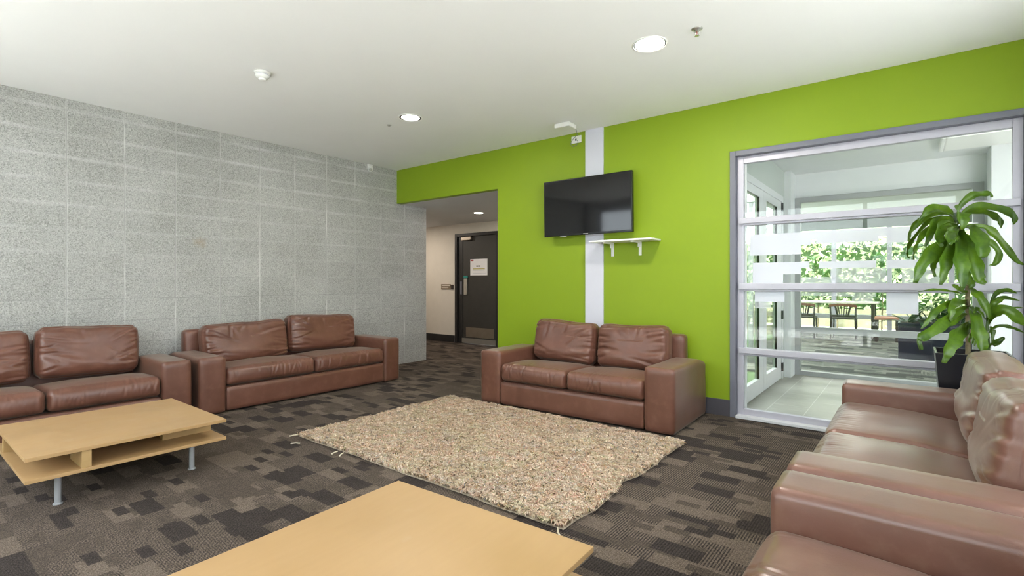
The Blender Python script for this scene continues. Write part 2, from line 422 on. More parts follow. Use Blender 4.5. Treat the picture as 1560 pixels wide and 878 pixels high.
def cushion(name, w, d, h, parent, mat, seed, kind, loc, rx=0.0, ry=0.0, crease=1.0):
    """kind 'seat': flat box cushion; kind 'back': plump pillow standing up (w wide, d thick, h high)."""
    g = np.random.default_rng(seed)
    if kind == 'seat': n = (int(w / 0.008), int(d / 0.016), 12); r = 0.04
    else: n = (int(w / 0.0095), 14, int(h / 0.0095)); r = 0.05
    P, F, U, Nn = soft_lattice(w, d, h, r, n)
    u, v, t = U[:, 0], U[:, 1], U[:, 2]
    low = vnoise(P, 3.0, seed) * 0.010
    if kind == 'seat':
        dome = (1 - u ** 4) * (1 - np.abs(v) ** 3.0)
        P[:, 2] += np.where(t > 0, 1, 0.2) * np.maximum(t, 0) * (0.022 * dome + low * 1.2 * dome)
        P[:, 2] -= np.maximum(t, 0) * np.clip((v - 0.1) / 0.9, 0, 1) * 0.02
        front = np.clip((-v - 0.55) / 0.45, 0, 1)
        side = np.clip((np.abs(u) - 0.93) / 0.07, 0, 1)
        P[:, 1] -= np.where(v < -0.99, 1, 0) * 0.018 * (1 - u ** 6) * (1 - t ** 2)
        # gathers over the front edge
        x = P[:, 0]
        for _ in range(int(w * 34)):
            cx = g.uniform(-w / 2 + .02, w / 2 - .02); s = g.uniform(0.004, 0.008); a = g.uniform(0.0012, 0.0036); sl = g.uniform(-.5, .5)
            off = x - cx - sl * (P[:, 2]) - 0.3 * sl * (v + 1) * d
            prof = np.exp(-(off / s) ** 2) - 0.5 * np.exp(-((off - 1.8 * s) / s) ** 2)
            P -= Nn * (a * prof * front ** 0.6 * (t > -0.9))[:, None]
        # puckers at the side seams
        yy = P[:, 1] + P[:, 2] * 2
        P[:, 2] -= np.maximum(t, 0) * side * 0.006 * (0.5 + 0.5 * np.sin(yy * 190 + 3 * vnoise(P, 8, seed + 1)))
        P[:, 0] -= np.sign(u) * (v < -0.6) * side * 0.006 * (1 - t ** 2) * (0.5 + 0.5 * np.sin(P[:, 2] * 260))
    else:
        puff = np.sqrt(np.clip((1 - u ** 4) * (1 - t ** 4), 0, 1))
        fr = (v < 0)
        P[:, 1] += np.sign(v) * np.abs(v) * (0.045 * puff + low * 1.4 * puff)
        # softer outline: corners pulled in, top edge slack
        P[:, 2] -= (t > 0.3) * 0.014 * np.cos(u * PI / 2) * (0.6 + 1.2 * vnoise(P * [1, 0, 0], 4, seed + 4)) + 0.012 * np.abs(u) ** 5 * np.sign(t) * np.abs(t)
        P[:, 0] -= 0.016 * np.sign(u) * np.abs(u) ** 5 * np.abs(t) ** 4
        # bottom belly
        P[:, 1] -= fr * 0.02 * np.exp(-((t + 0.5) / 0.35) ** 2) * (1 - u ** 4)
        X = P[:, 0]; Z = P[:, 2]
        hw, hh = w / 2, h / 2
        cr = []
        for s in (-1, 1):                                        # creases fanning from the side seams
            for _ in range(g.integers(9, 13)):
                z0 = g.uniform(-hh * .92, hh * .92); Lc = g.uniform(.08, .30) * (0.7 + 0.9 * abs(z0) / hh) * w / .75
                ang = g.uniform(-.15, .35) * (-1 if z0 < 0 else 1) + g.uniform(-.25, .25)
                cr.append((s * hw * .99, z0, -s * math.cos(ang), -math.sin(ang) * 0.9, Lc, g.uniform(.006, .013), g.uniform(.004, .010)))
        for _ in range(g.integers(3, 7)):                        # folds hanging from the top edge
            x0 = g.uniform(-hw * .8, hw * .8); ang = g.uniform(-.6, .6)
            cr.append((x0, hh * .98, math.sin(ang), -math.cos(ang), g.uniform(.06, .22), g.uniform(.008, .016), g.uniform(.003, .007)))
        for s in (-1, 1):                                        # long diagonal sag folds
            for _ in range(2):
                ang = g.uniform(-.2, .35)
                cr.append((s * hw * .95, g.uniform(-.6, .1) * hh, -s * math.cos(ang), -abs(math.sin(ang)), g.uniform(.3, .5) * w, g.uniform(.014, .022), g.uniform(.005, .009)))
        disp = np.zeros(len(P))
        for (x0, z0, dx, dz, Lc, s, a) in cr:
            al = (X - x0) * dx + (Z - z0) * dz
            bow = 0.16 * al * al / max(Lc, .05) * np.sign(g.uniform(-1, 1))
            pe = (X - x0) * -dz + (Z - z0) * dx + bow
            st_ = np.clip((al + .01) / .05, 0, 1)
            fade = np.clip(1 - al / Lc, 0, 1) ** 1.2 * st_ * st_ * (3 - 2 * st_)
            sc = s * (0.6 + 0.8 * np.clip(al / Lc, 0, 1))
            disp += 1.75 * crease * a * fade ** 0.8 * (-np.exp(-(pe / sc) ** 2) + 0.55 * np.exp(-((pe - 2.0 * sc) / (1.2 * sc)) ** 2))
        disp = .0105 * np.tanh(disp / .0105)
        P[:, 1] += np.where(v < 0.2, -disp, 0) * (0.3 + 0.7 * np.abs(v))
    # seat of the cushion
    M = Matrix.Rotation(rx, 3, 'X') @ Matrix.Rotation(ry, 3, 'Y')
    P = P @ np.array(M).T
    o = obj(name, (P.tolist(), [], F), mat, parent, smooth=True)
    o.location = loc
    return o

def slab_soft(name, sx, sy, sz, r, parent, mat, loc, seed=0, amp=0.003, step=0.03, backround=0.0):
    n = tuple(max(3, int(s / step)) for s in (sx, sy, sz))
    P, F, U, Nn = soft_lattice(sx, sy, sz, r, n)
    if amp: P += Nn * (vnoise(P, 5, seed) * amp)[:, None]
    if backround:                                              # the top drops towards the back
        k = np.clip((U[:, 1] - 0.45) / 0.55, 0, 1)
        P[:, 2] -= (U[:, 2] > 0) * U[:, 2] * backround * k ** 2
    o = obj(name, (P.tolist(), [], F), mat, parent, smooth=True); o.location = loc
    return o

def make_sofa(label, loc, rz, inner, mat, seed, n=2, aw=0.236, D=0.835, backs=None, back_y=None, ft=0.69, crease=1.0, fw=0.17, bx=0.0):
    """front faces local -y; base centre at the origin; every arm, cushion and panel is a part"""
    t = thing('leather_sofa', label, 'sofa', loc, rz)
    W = inner + 2 * aw; f = -D / 2
    slab_soft('base', inner + 0.01, D - 0.05, 0.215, 0.022, t, mat, (0, 0.012, 0.115), seed, 0.002, 0.04)
    for s in (-1, 1):
        a = slab_soft('arm', aw, D, 0.495, 0.024, t, mat, (s * (inner / 2 + aw / 2), 0, 0.2525), seed + 3 * s, 0.003, 0.03, 0.055)
        # stitched seam round the front panel of the arm
        bm = bmesh.new(); hw, top = aw / 2 - .008, 0.2475
        x = hw
        tube(bm, [(-x, f + .026, -.23), (-x, f + .026, top - .02), (-x + .012, f + .026, top - .0045), (x - .012, f + .026, top - .0045), (x, f + .026, top - .02), (x, f + .026, -.23)], 0.003, 6)
        obj('seam', bm, mat, a, smooth=True)
    slab_soft('back_frame', inner + fw, 0.12, ft - .09, 0.035, t, mat, (0, D / 2 - 0.066, (ft + .09) / 2), seed + 9, 0.004)
    slab_soft('front_skirt', inner - 0.006, 0.03, 0.205, 0.012, t, mat, (0, f + 0.022, 0.118), seed + 2, 0.003)
    cw = inner / n
    for i in range(n):
        x = -inner / 2 + cw * (i + 0.5)
        cushion('seat_cushion', cw - 0.004, 0.64, 0.155, t, mat, seed * 11 + i, 'seat', (x, f + 0.325, 0.300), rx=-0.035)
    for i in range(n):
        x = -inner / 2 + cw * (i + 0.5)
        dz, rr, dy = (0, 0, 0) if backs is None else backs[i]
        by = 0.215 if back_y is None else back_y
        cushion('back_cushion', cw - 0.02, 0.15, 0.415, t, mat, seed * 17 + 5 + i, 'back', (x + bx, by + dy, 0.565 + dz), rx=-0.13, ry=rr, crease=crease)
    for sx in (-1, 1):
        for sy in (-1, 1):
            bm = bmesh.new(); lathe(bm, [(0.022, 0), (0.022, 0.012)], sx * (W / 2 - .08), sy * (D / 2 - .08), 10)
            obj('glide', bm, 'black_plastic', t)
    return t

# ------------------------------------------------------------------ room shell
XL, YF, ZC = -5.63, 4.57, 2.705           # concrete wall plane, green wall plane, ceiling
XR, YB = 0.86, -0.85
YC, ZS = 6.93, 2.243                      # corridor end wall, corridor ceiling
YP, ZF = 7.15, 2.485                      # foyer partition, foyer ceiling
struct('floor', [(-8.6, XR + .1, YB - .1, 4.66, -0.08, 0.0), (-8.6, -3.6, 4.66, YC + .1, -0.08, 0.0)], 'carpet_lounge')
struct('floor_foyer', [(-1.25, 2.6, 4.66, YP + .05, -0.08, 0.001)], 'foyer_tile')
struct('floor_dining', [(-2.2, 4.4, YP + .05, 14.1, -0.08, 0.0)], 'carpet_dining')
struct('ceiling', [(XL - .15, XR + .1, YB - .1, YF + .09, ZC, ZC + .15)], 'ceiling_paint')
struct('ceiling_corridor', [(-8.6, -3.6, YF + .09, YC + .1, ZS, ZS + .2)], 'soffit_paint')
struct('ceiling_foyer', [(-1.3, 2.6, YF + .09, YP + .1, ZF, ZF + .15)], 'white_paint')
struct('ceiling_dining', [(-2.2, 4.4, YP + .1, 14.3, 2.62, 2.8)], 'white_paint')
struct('wall_left', [(XL - .15, XL, YB - .1, 5.115, 0, ZC)], 'concrete_block')
w = struct('wall_far', [(XL, -3.80, YF, YF + .09, ZS, ZC), (-3.80, -1.19, YF, YF + .09, 0, ZC),
                    (-1.19, 0.60, YF, YF + .09, 2.24, ZC), (0.60, XR + .1, YF, YF + .09, 0, ZC)], 'green_paint')
struct('wall_right', [(XR, XR + .12, YB, 0.0, 0, ZC), (XR, XR + .12, 3.9, YF, 0, ZC), (XR, XR + .12, 0.0, 3.9, 2.3, ZC), (XR, XR + .12, 0.0, 3.9, 0, 0.55)], 'white_paint')
struct('wall_back', [(XL, -5.3, YB - .12, YB, 0, ZC), (-5.3, 0.6, YB - .12, YB, 2.52, ZC), (0.6, XR, YB - .12, YB, 0, ZC)], 'white_paint')
struct('trim_1', [(-2.622, -2.418, YF - .014, YF, 0.141, ZC)], 'strip_paint')
struct('baseboard_far', [(-3.80, -1.213, YF - .016, YF, 0, 0.14)], 'dark_skirting', bevel=.003)
# corridor
struct('wall_corridor_end', [(-8.6, -6.83, YC, YC + .1, 0, ZS), (-6.83, -5.72, YC, YC + .1, 2.06, ZS), (-5.72, -3.5, YC, YC + .1, 0, ZS)], 'cream_paint')
struct('wall_corridor_side', [(-3.7, -3.6, YF + .09, YC, 0, ZS)], 'cream_paint')
struct('wall_corridor_left', [(-8.7, -8.6, 4.9, YC + .1, 0, ZS), (-8.6, XL - .15, 5.0, 5.1, 0, ZS)], 'cream_paint')
struct('baseboard_corridor', [(-8.6, -6.83, YC - .014, YC, 0, 0.135), (-5.72, -3.7, YC - .014, YC, 0, 0.135)], 'charcoal_paint')

# corridor door
d1 = bpy.data.objects.new('door_1', None); C.objects.link(d1); d1['kind'] = 'structure'
boxes('door_frame', [(-6.81, -6.755, YC - .02, YC + .1, 0, 2.06), (-5.80, -5.72, YC - .02, YC + .1, 0, 2.06), (-6.755, -5.80, YC - .02, YC + .1, 2.005, 2.06),
                     (-6.755, -6.64, YC + .02, YC + .10, 0, 2.005)], 'charcoal_paint', d1, .003)
leaf = boxes('door_leaf', [(-6.64, -5.80, YC + .03, YC + .07, 0.012, 2.005)], 'door_charcoal', d1, .002)
boxes('kick_plate', [(-6.56, -5.88, YC + .026, YC + .03, 0.125, 0.305)], 'brushed_steel', leaf)
boxes('threshold_strip', [(-6.64, -5.80, YC - .0, YC + .03, 0.012, 0.10)], 'steel', leaf)
boxes('pull_handle', [(-6.60, -6.52, YC + .005, YC + .03, 0.915, 1.215)], 'steel', leaf, .004)
boxes('lock_cover', [(-6.60, -6.51, YC + .0, YC + .03, 1.222, 1.268)], 'teal_plastic', leaf, .004)
boxes('door_closer', [(-6.635, -6.39, YC - .03, YC + .03, 1.93, 1.995)], 'brushed_steel', leaf, .006)
boxes('strike_plate', [(-6.70, -6.66, YC + .015, YC + .02, 0.92, 1.16)], 'grey_frame', d1)
pn = boxes('paper_notice', [(-6.45, -6.03, YC + .026, YC + .029, 1.275, 1.575)], 'paper')
tag(pn, 'white paper notice taped to the dark corridor door', 'notice')
boxes('red_tab', [(-6.44, -6.37, YC + .0245, YC + .026, 1.54, 1.565)], 'red_ink', pn)
bm = bmesh.new()
for x in (-6.30, -6.275, -6.25, -6.225): box(bm, x, x + .017, YC + .0245, YC + .026, 1.432, 1.457)
obj('heading_mark', bm, 'ink', pn)
boxes('highlight_line', [(-6.38, -6.09, YC + .0245, YC + .026, 1.385, 1.405)], 'olive_ink', pn)
bm = bmesh.new()
for k in range(3): box(bm, -6.38, -6.12 + .03 * k, YC + .0245, YC + .026, 1.362 - .025 * k, 1.366 - .025 * k)
obj('small_print', bm, 'fascia_grey', pn)
sg = boxes('room_sign', [(-7.19, -6.93, YC - .012, YC, 1.01, 1.11)], 'brown_plate', None, .003)
tag(sg, 'small brown sign plate on the cream wall left of the dark door', 'sign')
boxes('dark_reader', [(-6.915, -6.855, YC - .02, YC, 1.01, 1.10)], 'dark_wood', sg, .004)
boxes('raised_line', [(-7.17, -6.95, YC - .0135, YC - .012, 1.075, 1.09), (-7.17, -6.99, YC - .0135, YC - .012, 1.035, 1.045)], 'cream_paint', sg)

# ------------------------------------------------------------------ window_1: lounge to foyer
w1 = bpy.data.objects.new('window_1', None); C.objects.link(w1); w1['kind'] = 'structure'
boxes('outer_frame', [(-1.213, -1.168, YF - .016, YF + .10, 0, 2.262), (0.575, 0.622, YF - .016, YF + .10, 0, 2.262), (-1.168, 0.575, YF - .016, YF + .10, 2.218, 2.262)], 'grey_frame', w1, .003)
boxes('sash_frame', [(-1.168, -1.118, YF + .045, YF + .095, 0.012, 2.218), (0.525, 0.575, YF + .045, YF + .095, 0.012, 2.218),
                     (-1.118, 0.525, YF + .045, YF + .095, 2.160, 2.218), (-1.118, 0.525, YF + .045, YF + .095, 0.012, 0.072)], 'light_aluminium', w1, .003)
for a, b in ((1.628, 1.692), (1.074, 1.142), (0.530, 0.592)):
    boxes('rail', [(-1.150, 0.560, YF + .012, YF + .09, a + .016, b), (-1.118, 0.525, YF + .030, YF + .09, a, a + .02)], 'light_aluminium', w1, .004)
boxes('sill', [(-1.165, 0.575, YF - .03, YF + .05, 0, 0.022)], 'white_aluminium', w1, .003)
gl = boxes('glass', [(-1.118, 0.525, YF + .070, YF + .076, a, b) for a, b in ((0.072, .530), (.592, 1.074), (1.142, 1.628), (1.692, 2.16))], 'clear_glass', w1)
boxes('inner_bead', [(-1.118, -1.10, YF + .077, YF + .093, 0.072, 2.16)], 'white_aluminium', w1)
YG = YF + .068
film = [(-1.07, -0.69, 1.375, 1.550), (-0.69, -0.623, 1.445, 1.552), (-0.587, -0.185, 1.455, 1.552), (-0.14, 0.28, 1.44, 1.552), (-0.623, -0.587, 1.488, 1.552), (-0.185, -0.14, 1.49, 1.552),
        (0.28, 0.36, 1.50, 1.552), (-1.05, -0.69, 1.215, 1.312), (-0.69, -0.632, 1.262, 1.316), (-0.569, -0.20, 1.258, 1.312), (-0.14, 0.20, 1.250, 1.312),
        (-1.05, -0.82, 1.142, 1.215), (-1.035, -0.81, 0.985, 1.074), (-0.139, 0.045, 0.918, 1.074)]
lt = [(-0.69, -0.44, 1.142, 1.19), (-0.49, -0.14, 1.142, 1.255), (-1.035, -0.91, 0.93, 0.985), (-0.05, 0.2, 1.142, 1.25), (-0.69, -0.2, 1.04, 1.074), (-0.35, -0.22, 1.0, 1.04)]
boxes('frosted_film', [(a, b, YG, YG + .001, c, d) for a, b, c, d in film], 'frosted_film', w1)
boxes('faint_film', [(a, b, YG, YG + .001, c, d) for a, b, c, d in lt], 'light_film', w1)

# ------------------------------------------------------------------ foyer
struct('wall_foyer_left', [(-1.30, -1.20, YF + .09, 4.84, 0, ZF), (-1.30, -1.20, 4.84, 6.78, 2.17, ZF), (-1.30, -1.20, 6.78, YP, 0, ZF)], 'pale_panel')
struct('trim_2', [(-1.20, -1.13, 6.86, YP, 0, ZF)], 'white_paint')
struct('wall_foyer_back', [(-1.20, -1.155, YP, YP + .1, 0, ZF), (-1.155, 0.60, YP, YP + .1, 2.192, ZF), (0.60, 0.72, YP, YP + .1, 0, ZF)], 'white_paint')
struct('trim_3', [(0.62, 1.9, 6.76, YP + .1, 0, ZF)], 'white_paint')
struct('wall_foyer_right', [(2.5, 2.6, YF, YP + .1, 0, ZF)], 'white_paint')
dl = [(4.885, 5.800), (5.804, 6.715)]
df = boxes('door_frame', [(-1.285, -1.195, 4.84, 4.885, 0, 2.17), (-1.285, -1.195, 6.718, 6.78, 0, 2.17), (-1.285, -1.195, 4.885, 6.718, 2.10, 2.17)], 'white_aluminium', None, .003)
df.name = 'trim_4'; df['kind'] = 'structure'
for n, (a, b) in enumerate(dl):
    dr = bpy.data.objects.new('door_%d' % (n + 2), None); C.objects.link(dr); dr['kind'] = 'structure'
    ga, gb = (5.00, 5.60) if n == 0 else (5.93, 6.46)
    fr = boxes('door_leaf', [(-1.25, -1.205, a, ga, 0.01, 2.10), (-1.25, -1.205, gb, b, 0.01, 2.10), (-1.25, -1.205, ga, gb, 0.01, 0.165), (-1.25, -1.205, ga, gb, 2.015, 2.10)], 'white_aluminium', dr, .003)
    boxes('gasket', [(-1.226, -1.2052, gb - .004, gb, 0.165, 2.015), (-1.226, -1.2052, ga, gb, 2.011, 2.015)], 'black_plastic', dr)
    boxes('glass', [(-1.230, -1.224, ga, gb, 0.165, 2.015)], 'door_glass', dr)
    if n == 1:
        for z in (0.095, 0.712, 1.99): boxes('hinge', [(-1.215, -1.185, 6.70, 6.745, z, z + .10)], 'black_plastic', dr, .004)
    else:
        boxes('door_handle', [(-1.20, -1.16, 5.70, 5.72, 1.03, 1.05), (-1.175, -1.16, 5.60, 5.72, 1.03, 1.05)], 'steel', dr, .004)
# foyer-to-dining glazed partition
w2 = bpy.data.objects.new('window_2', None); C.objects.link(w2); w2['kind'] = 'structure'
boxes('outer_frame', [(-1.155, -1.072, YP - .02, YP + .08, 0, 2.192), (0.513, 0.60, YP - .02, YP + .08, 0, 2.192), (-1.072, 0.513, YP - .02, YP + .08, 2.130, 2.192), (-1.072, 0.513, YP - .02, YP + .08, 0, 0.055)], 'grey_aluminium', w2, .003)
boxes('rail', [(-1.072, 0.513, YP - .015, YP + .06, 0.525, 0.600)], 'grey_aluminium', w2, .003)
boxes('glass', [(-1.072, 0.513, YP + .02, YP + .026, 0.055, 0.525), (-1.072, 0.513, YP + .02, YP + .026, 0.60, 2.13)], 'clear_glass', w2)
# surface batten luminaire on the foyer ceiling
lf = thing('ceiling_light', 'long white batten light on the foyer ceiling behind the glass', 'ceiling light', (0.95, 6.22, ZF))
boxes('housing', [(-.73, .73, -.30, .30, -.018, -.0005)], 'white_plastic', lf, .004)
boxes('diffuser', [(-.70, .70, -.285, .285, -.058, -.018)], 'white_plastic', lf, .012)
for q in (-.73, .70): boxes('end_cap', [(q, q + .03, -.29, .29, -.062, -.018)], 'white_plastic', lf, .006)

# ------------------------------------------------------------------ dining room behind
w3 = bpy.data.objects.new('window_3', None); C.objects.link(w3); w3['kind'] = 'structure'
YD = 14.0
boxes('mullion', [(x - .045, x + .045, YD, YD + .12, 0.0, 2.386) for x in (-2.17, -1.415 , -0.366, 0.68, 1.73, 2.78, 3.8)], 'light_aluminium', w3, .003)
boxes('rail', [(-2.2, 4.4, YD - .02, YD + .12, 0.305, 0.405), (-2.2, 4.4, YD, YD + .12, 0, 0.06)], 'grey_aluminium', w3, .003)
boxes('glass', [(-2.2, 4.4, YD + .05, YD + .056, 0.06, 0.305), (-2.2, 4.4, YD + .05, YD + .056, 0.405, 2.386)], 'clear_glass', w3)
struct('wall_dining_header', [(-2.2, 4.4, YD - .02, YD + .15, 2.386, 2.62)], 'header_grey')
struct('wall_dining_right', [(4.4, 4.5, YP, YD + .15, 0, 2.62)], 'white_paint')
struct('wall_dining_front', [(-2.2, -1.30, YP, YP + .1, 2.2, 2.62), (0.72, 4.4, YP + .1, YP + .2, 0, 2.62)], 'white_paint')
w4 = bpy.data.objects.new('window_4', None); C.objects.link(w4); w4['kind'] = 'structure'
boxes('mullion', [(-2.2, -2.13, y, y + .07, 0, 2.62) for y in (7.2, 9.4, 11.6, 13.85)], 'white_aluminium', w4, .003)

def make_chair(label, x, y, rz):
    t = thing('dining_chair', label, 'chair', (x, y, 0), rz, None)
    for s in (-1, 1):
        bm = bmesh.new(); tube(bm, [(s * .21, -.22, 0), (s * .205, -.19, .40), (s * .215, -.235, .70)], [.014, .019, .015], 8); obj('leg', bm, 'dark_wood', t, True)
        bm = bmesh.new(); tube(bm, [(s * .20, .20, 0), (s * .195, .20, .41)], [.013, .018], 8); obj('leg', bm, 'dark_wood', t, True)
    slab_soft('seat', .44, .42, .035, .014, t, 'dark_wood', (0, 0, .42), 2, 0.001, .06)
    bm = bmesh.new(); n = 12                                 # crest rail, arched
    for k in range(n):
        a, b = -0.23 + .46 * k / n, -0.23 + .46 * (k + 1) / n
        za, zb = .675 + .018 * math.cos(a / .23 * PI / 2), .675 + .018 * math.cos(b / .23 * PI / 2)
        vs = [bm.verts.new(p) for p in ((a, -.25, za - .025), (b, -.25, zb - .025), (b, -.25, zb + .028), (a, -.25, za + .028), (a, -.225, za - .025), (b, -.225, zb - .025), (b, -.225, zb + .028), (a, -.225, za + .028))]
        for f in ((0, 1, 2, 3), (7, 6, 5, 4), (0, 4, 5, 1), (3, 2, 6, 7)) + (((0, 3, 7, 4),) if k == 0 else ()) + (((1, 5, 6, 2),) if k == n - 1 else ()): bm.faces.new([vs[i] for i in f])
    bmesh.ops.remove_doubles(bm, verts=bm.verts, dist=1e-5)
    obj('crest_rail', bm, 'red_wood', t, bevel=.004)
    boxes('lower_rail', [(-.20, .20, -.235, -.215, .455, .495)], 'dark_wood', t, .003)
    for k in range(6):
        bm = bmesh.new(); xa = -.085 + .034 * k; xb = xa * 1.5
        wd = .018 if k in (0, 5) else .009
        tube(bm, [(xa, -.226, .48), (xb, -.238, .665)], wd, 6); obj('slat', bm, 'dark_wood', t)
    for s in (-1, 1): boxes('stretcher', [(s * .20 - .008, s * .20 + .008, -.2, .2, .11, .13)], 'dark_wood', t)
    return t
ch = make_chair('dark slat-back chair seen whole in front of the white dining table', -1.055, 12.2, 0)
ch['group'] = 'chairs at the dining table'
c2 = dup(ch, (-1.76, 12.2, 0), 0.0, 'dark slat-back chair at the dining table half cut off by the foyer window frame')
c3 = None and dup(ch, (-0.62, 12.85, 0), -1.75, 'dark chair turned sideways at the end of the dining table')
tb = thing('dining_table', 'long pale-topped dining table with dark legs beyond the foyer', 'table', (-1.45, 12.75, 0))
boxes('tabletop', [(-1.0, .95, -.37, .37, .71, .742)], 'table_laminate', tb, .005)
for sx, sy in ((-.9, -.3), (.86, -.3), (-.9, .3), (.86, .3)): boxes('leg', [(sx - .03, sx + .03, sy - .03, sy + .03, 0, .71)], 'dark_wood', tb, .004)
st = thing('bench', 'low terracotta-topped bench right of the dining table', 'bench', (-0.36, 12.25, 0))
boxes('seat', [(-.19, .19, -.2, .2, .42, .475)], 'terracotta_seat', st, .01)
for sx in (-.16, .16): boxes('leg', [(sx - .025, sx + .025, -.17, -.13, 0, .42), ], 'dark_wood', st); boxes('leg', [(sx - .025, sx + .025, .13, .17, 0, .42)], 'dark_wood', st)

def strap_leaves(cx, cy, z, n, length, seed, spread=1.0, wid=.03):
    g = random.Random(seed); V = []; F = []
    for _ in range(n):
        az = g.uniform(0, 2 * PI); Lf = length * g.uniform(.7, 1.1); el = g.uniform(.35, 1.35); seg = 6; p = Vector((cx + g.uniform(-.05, .05), cy + g.uniform(-.05, .05), z)); base = len(V)
        for k in range(seg + 1):
            f = k / seg; wd = wid * math.sin(PI * min(1, .15 + f * .85)) ** .7
            dirv = Vector((math.cos(az) * math.cos(el) * spread, math.sin(az) * math.cos(el) * spread, math.sin(el)))
            sd = Vector((-math.sin(az), math.cos(az), 0)) * wd
            V += [tuple(p + sd), tuple(p - Vector((0, 0, wd * .3))), tuple(p - sd)]
            p = p + dirv * Lf / seg; el -= g.uniform(.1, .28)
        for k in range(seg):
            b = base + 3 * k; F += [(b, b + 1, b + 4, b + 3), (b + 1, b + 2, b + 5, b + 4)]
    return V, [], F
pt = thing('planter_box', 'dark navy planter box with strappy plants in the dining room', 'planter', (0.60, 9.75, 0))
boxes('box', [(-.745, .90, -.22, .22, 0, .50)], 'planter_navy', pt, .006)
boxes('rim', [(-.75, .905, -.225, .225, .50, .54)], 'planter_navy', pt, .006)
boxes('soil', [(-.71, .86, -.19, .19, .50, .545)], 'soil', pt)
V, E_, F = [], [], []
for k in range(9):
    v, _, f = strap_leaves(-.62 + .19 * k, random.uniform(-.08, .08), .53, 16, random.uniform(.35, .62), 40 + k)
    o_ = len(V); V += v; F += [tuple(i + o_ for i in q) for q in f]
obj('foliage', (V, [], F), 'dark_leaf', pt, True)

# ------------------------------------------------------------------ outdoors
def ground(name, lst, mat):
    o = boxes(name, lst, mat); o['kind'] = 'structure'; return o
ground('ground_paving', [(-14, 12, 14.15, 30, -.14, -.06), (-14, -3.2, YC + .1, 14.15, -.14, -.06), (-14, 12, -14, YB - .1, -.14, -.06), (0.98, 12, YB - .1, 4.5, -.14, -.06)], 'concrete_paving')
ground('ground_lawn', [(-3.6, -1.3, YF + .1, 14.15, -.14, -.03)], 'lawn')
def hedge(name, label, x0, x1, y0, y1, z1, n, mat, seed, leaf=.05, lumps=.25):
    g = np.random.default_rng(seed)
    t = thing(name, label, 'hedge', ((x0 + x1) / 2, (y0 + y1) / 2, -.06))
    cx, cy = (x0 + x1) / 2, (y0 + y1) / 2; hx, hy = (x1 - x0) / 2, (y1 - y0) / 2
    slab_soft('hedge_core', 2 * hx - .25, 2 * hy - .25, z1 - .15, .1, t, 'hedge_dark_leaf', (0, 0, (z1 - .15) / 2), seed, 0.05, .3)
    # leaf cloud on the faces
    f = g.random((n, 3)); P = np.empty((n, 3))
    P[:, 0] = (f[:, 0] * 2 - 1) * hx; P[:, 2] = f[:, 2] * z1; P[:, 1] = (f[:, 1] * 2 - 1) * hy
    face = g.integers(0, 3, n)
    P[face == 0, 1] = -hy + .12 * g.random((face == 0).sum()); P[face == 1, 2] = z1 - .12 * g.random((face == 1).sum())
    P[face == 2, 0] = np.sign(g.random((face == 2).sum()) - .5) * (hx - .1 * g.random((face == 2).sum()))
    P += g.normal(0, lumps * .2, (n, 3)); P[:, 2] = np.maximum(P[:, 2], .02)
    a = g.normal(size=(n, 3)); a /= np.linalg.norm(a, axis=1, keepdims=True); b = np.cross(a, g.normal(size=(n, 3))); b /= np.linalg.norm(b, axis=1, keepdims=True)
    s = leaf * (.6 + .8 * g.random((n, 1)))
    V = np.stack([P - a * s, P + b * s * .5, P + a * s, P - b * s * .5], 1).reshape(-1, 3)
    me = bpy.data.meshes.new('foliage'); me.from_pydata(V.tolist(), [], np.arange(4 * n).reshape(-1, 4).tolist()); me.materials.append(MATS[mat])
    at = me.attributes.new('tone', 'FLOAT', 'POINT'); at.data.foreach_set('value', np.repeat(g.random(n) ** 2 * .8, 4).astype(np.float32))
    o = bpy.data.objects.new('foliage', me); C.objects.link(o); o.parent = t
    return t
hedge('hedge', 'pale sunlit hedge outside the dining room windows', -7.5, 3.5, 16.6, 17.8, 2.55, 26000, 'hedge_leaf_bleached', 3, .075, .8)
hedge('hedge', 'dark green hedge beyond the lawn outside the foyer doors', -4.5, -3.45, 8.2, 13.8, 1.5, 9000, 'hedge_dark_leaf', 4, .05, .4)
hedge('hedge', 'tall hedge outside the glazing opposite the green wall', -9, 3, -6.5, -5.5, 2.2, 9000, 'hedge_dark_leaf', 5, .07, .4)
yw = boxes('garden_wall', [(-4.8, 0.6, 16.2, 16.35, -.06, 0.42)], 'yellow_wall'); tag(yw, 'low pale yellow wall in front of the sunlit hedge', 'wall')
yw2 = boxes('garden_wall', [(-3.25, -2.35, 12.6, 12.7, -.03, 0.50)], 'yellow_wall'); tag(yw2, 'short pale yellow wall on the lawn outside the foyer doors', 'wall')
fa = boxes('roof_fascia', [(-8, 4, 19.5, 19.7, 2.0, 3.05)] + [(x, x + .3, 19.5, 19.7, -.06, 2.1) for x in (-6, -2.5, 1)], 'fascia_grey'); tag(fa, 'pale grey building fascia above the sunlit hedge', 'building')
for k, (x, y, lab) in enumerate(((-1.9, 15.3, 'small leafy shrub outside the dining window behind the cut-off chair'), (-1.5, 15.6, 'slender leafy shrub outside the dining window beside the left mullion'), (-0.55, 15.2, 'leafy shrub outside the dining window beside the second mullion'))):
    t = thing('garden_shrub', lab, 'shrub', (x, y, -.06), 0, 'shrubs outside the dining windows')
    bm = bmesh.new(); tube(bm, [(0, 0, 0), (.02, 0, .8), (-.03, .02, 1.6)], [.02, .015, .008]); obj('stem', bm, 'stem_bark', t)
    V, F = [], []
    for q in range(7):
        v, _, f = strap_leaves(random.uniform(-.12, .12), 0, .6 + .2 * q, 12, .28, 90 + 10 * k + q, 1.0, .028); o_ = len(V); V += v; F += [tuple(i + o_ for i in z) for z in f]
    obj('foliage', (V, [], F), 'hedge_dark_leaf', t, True)

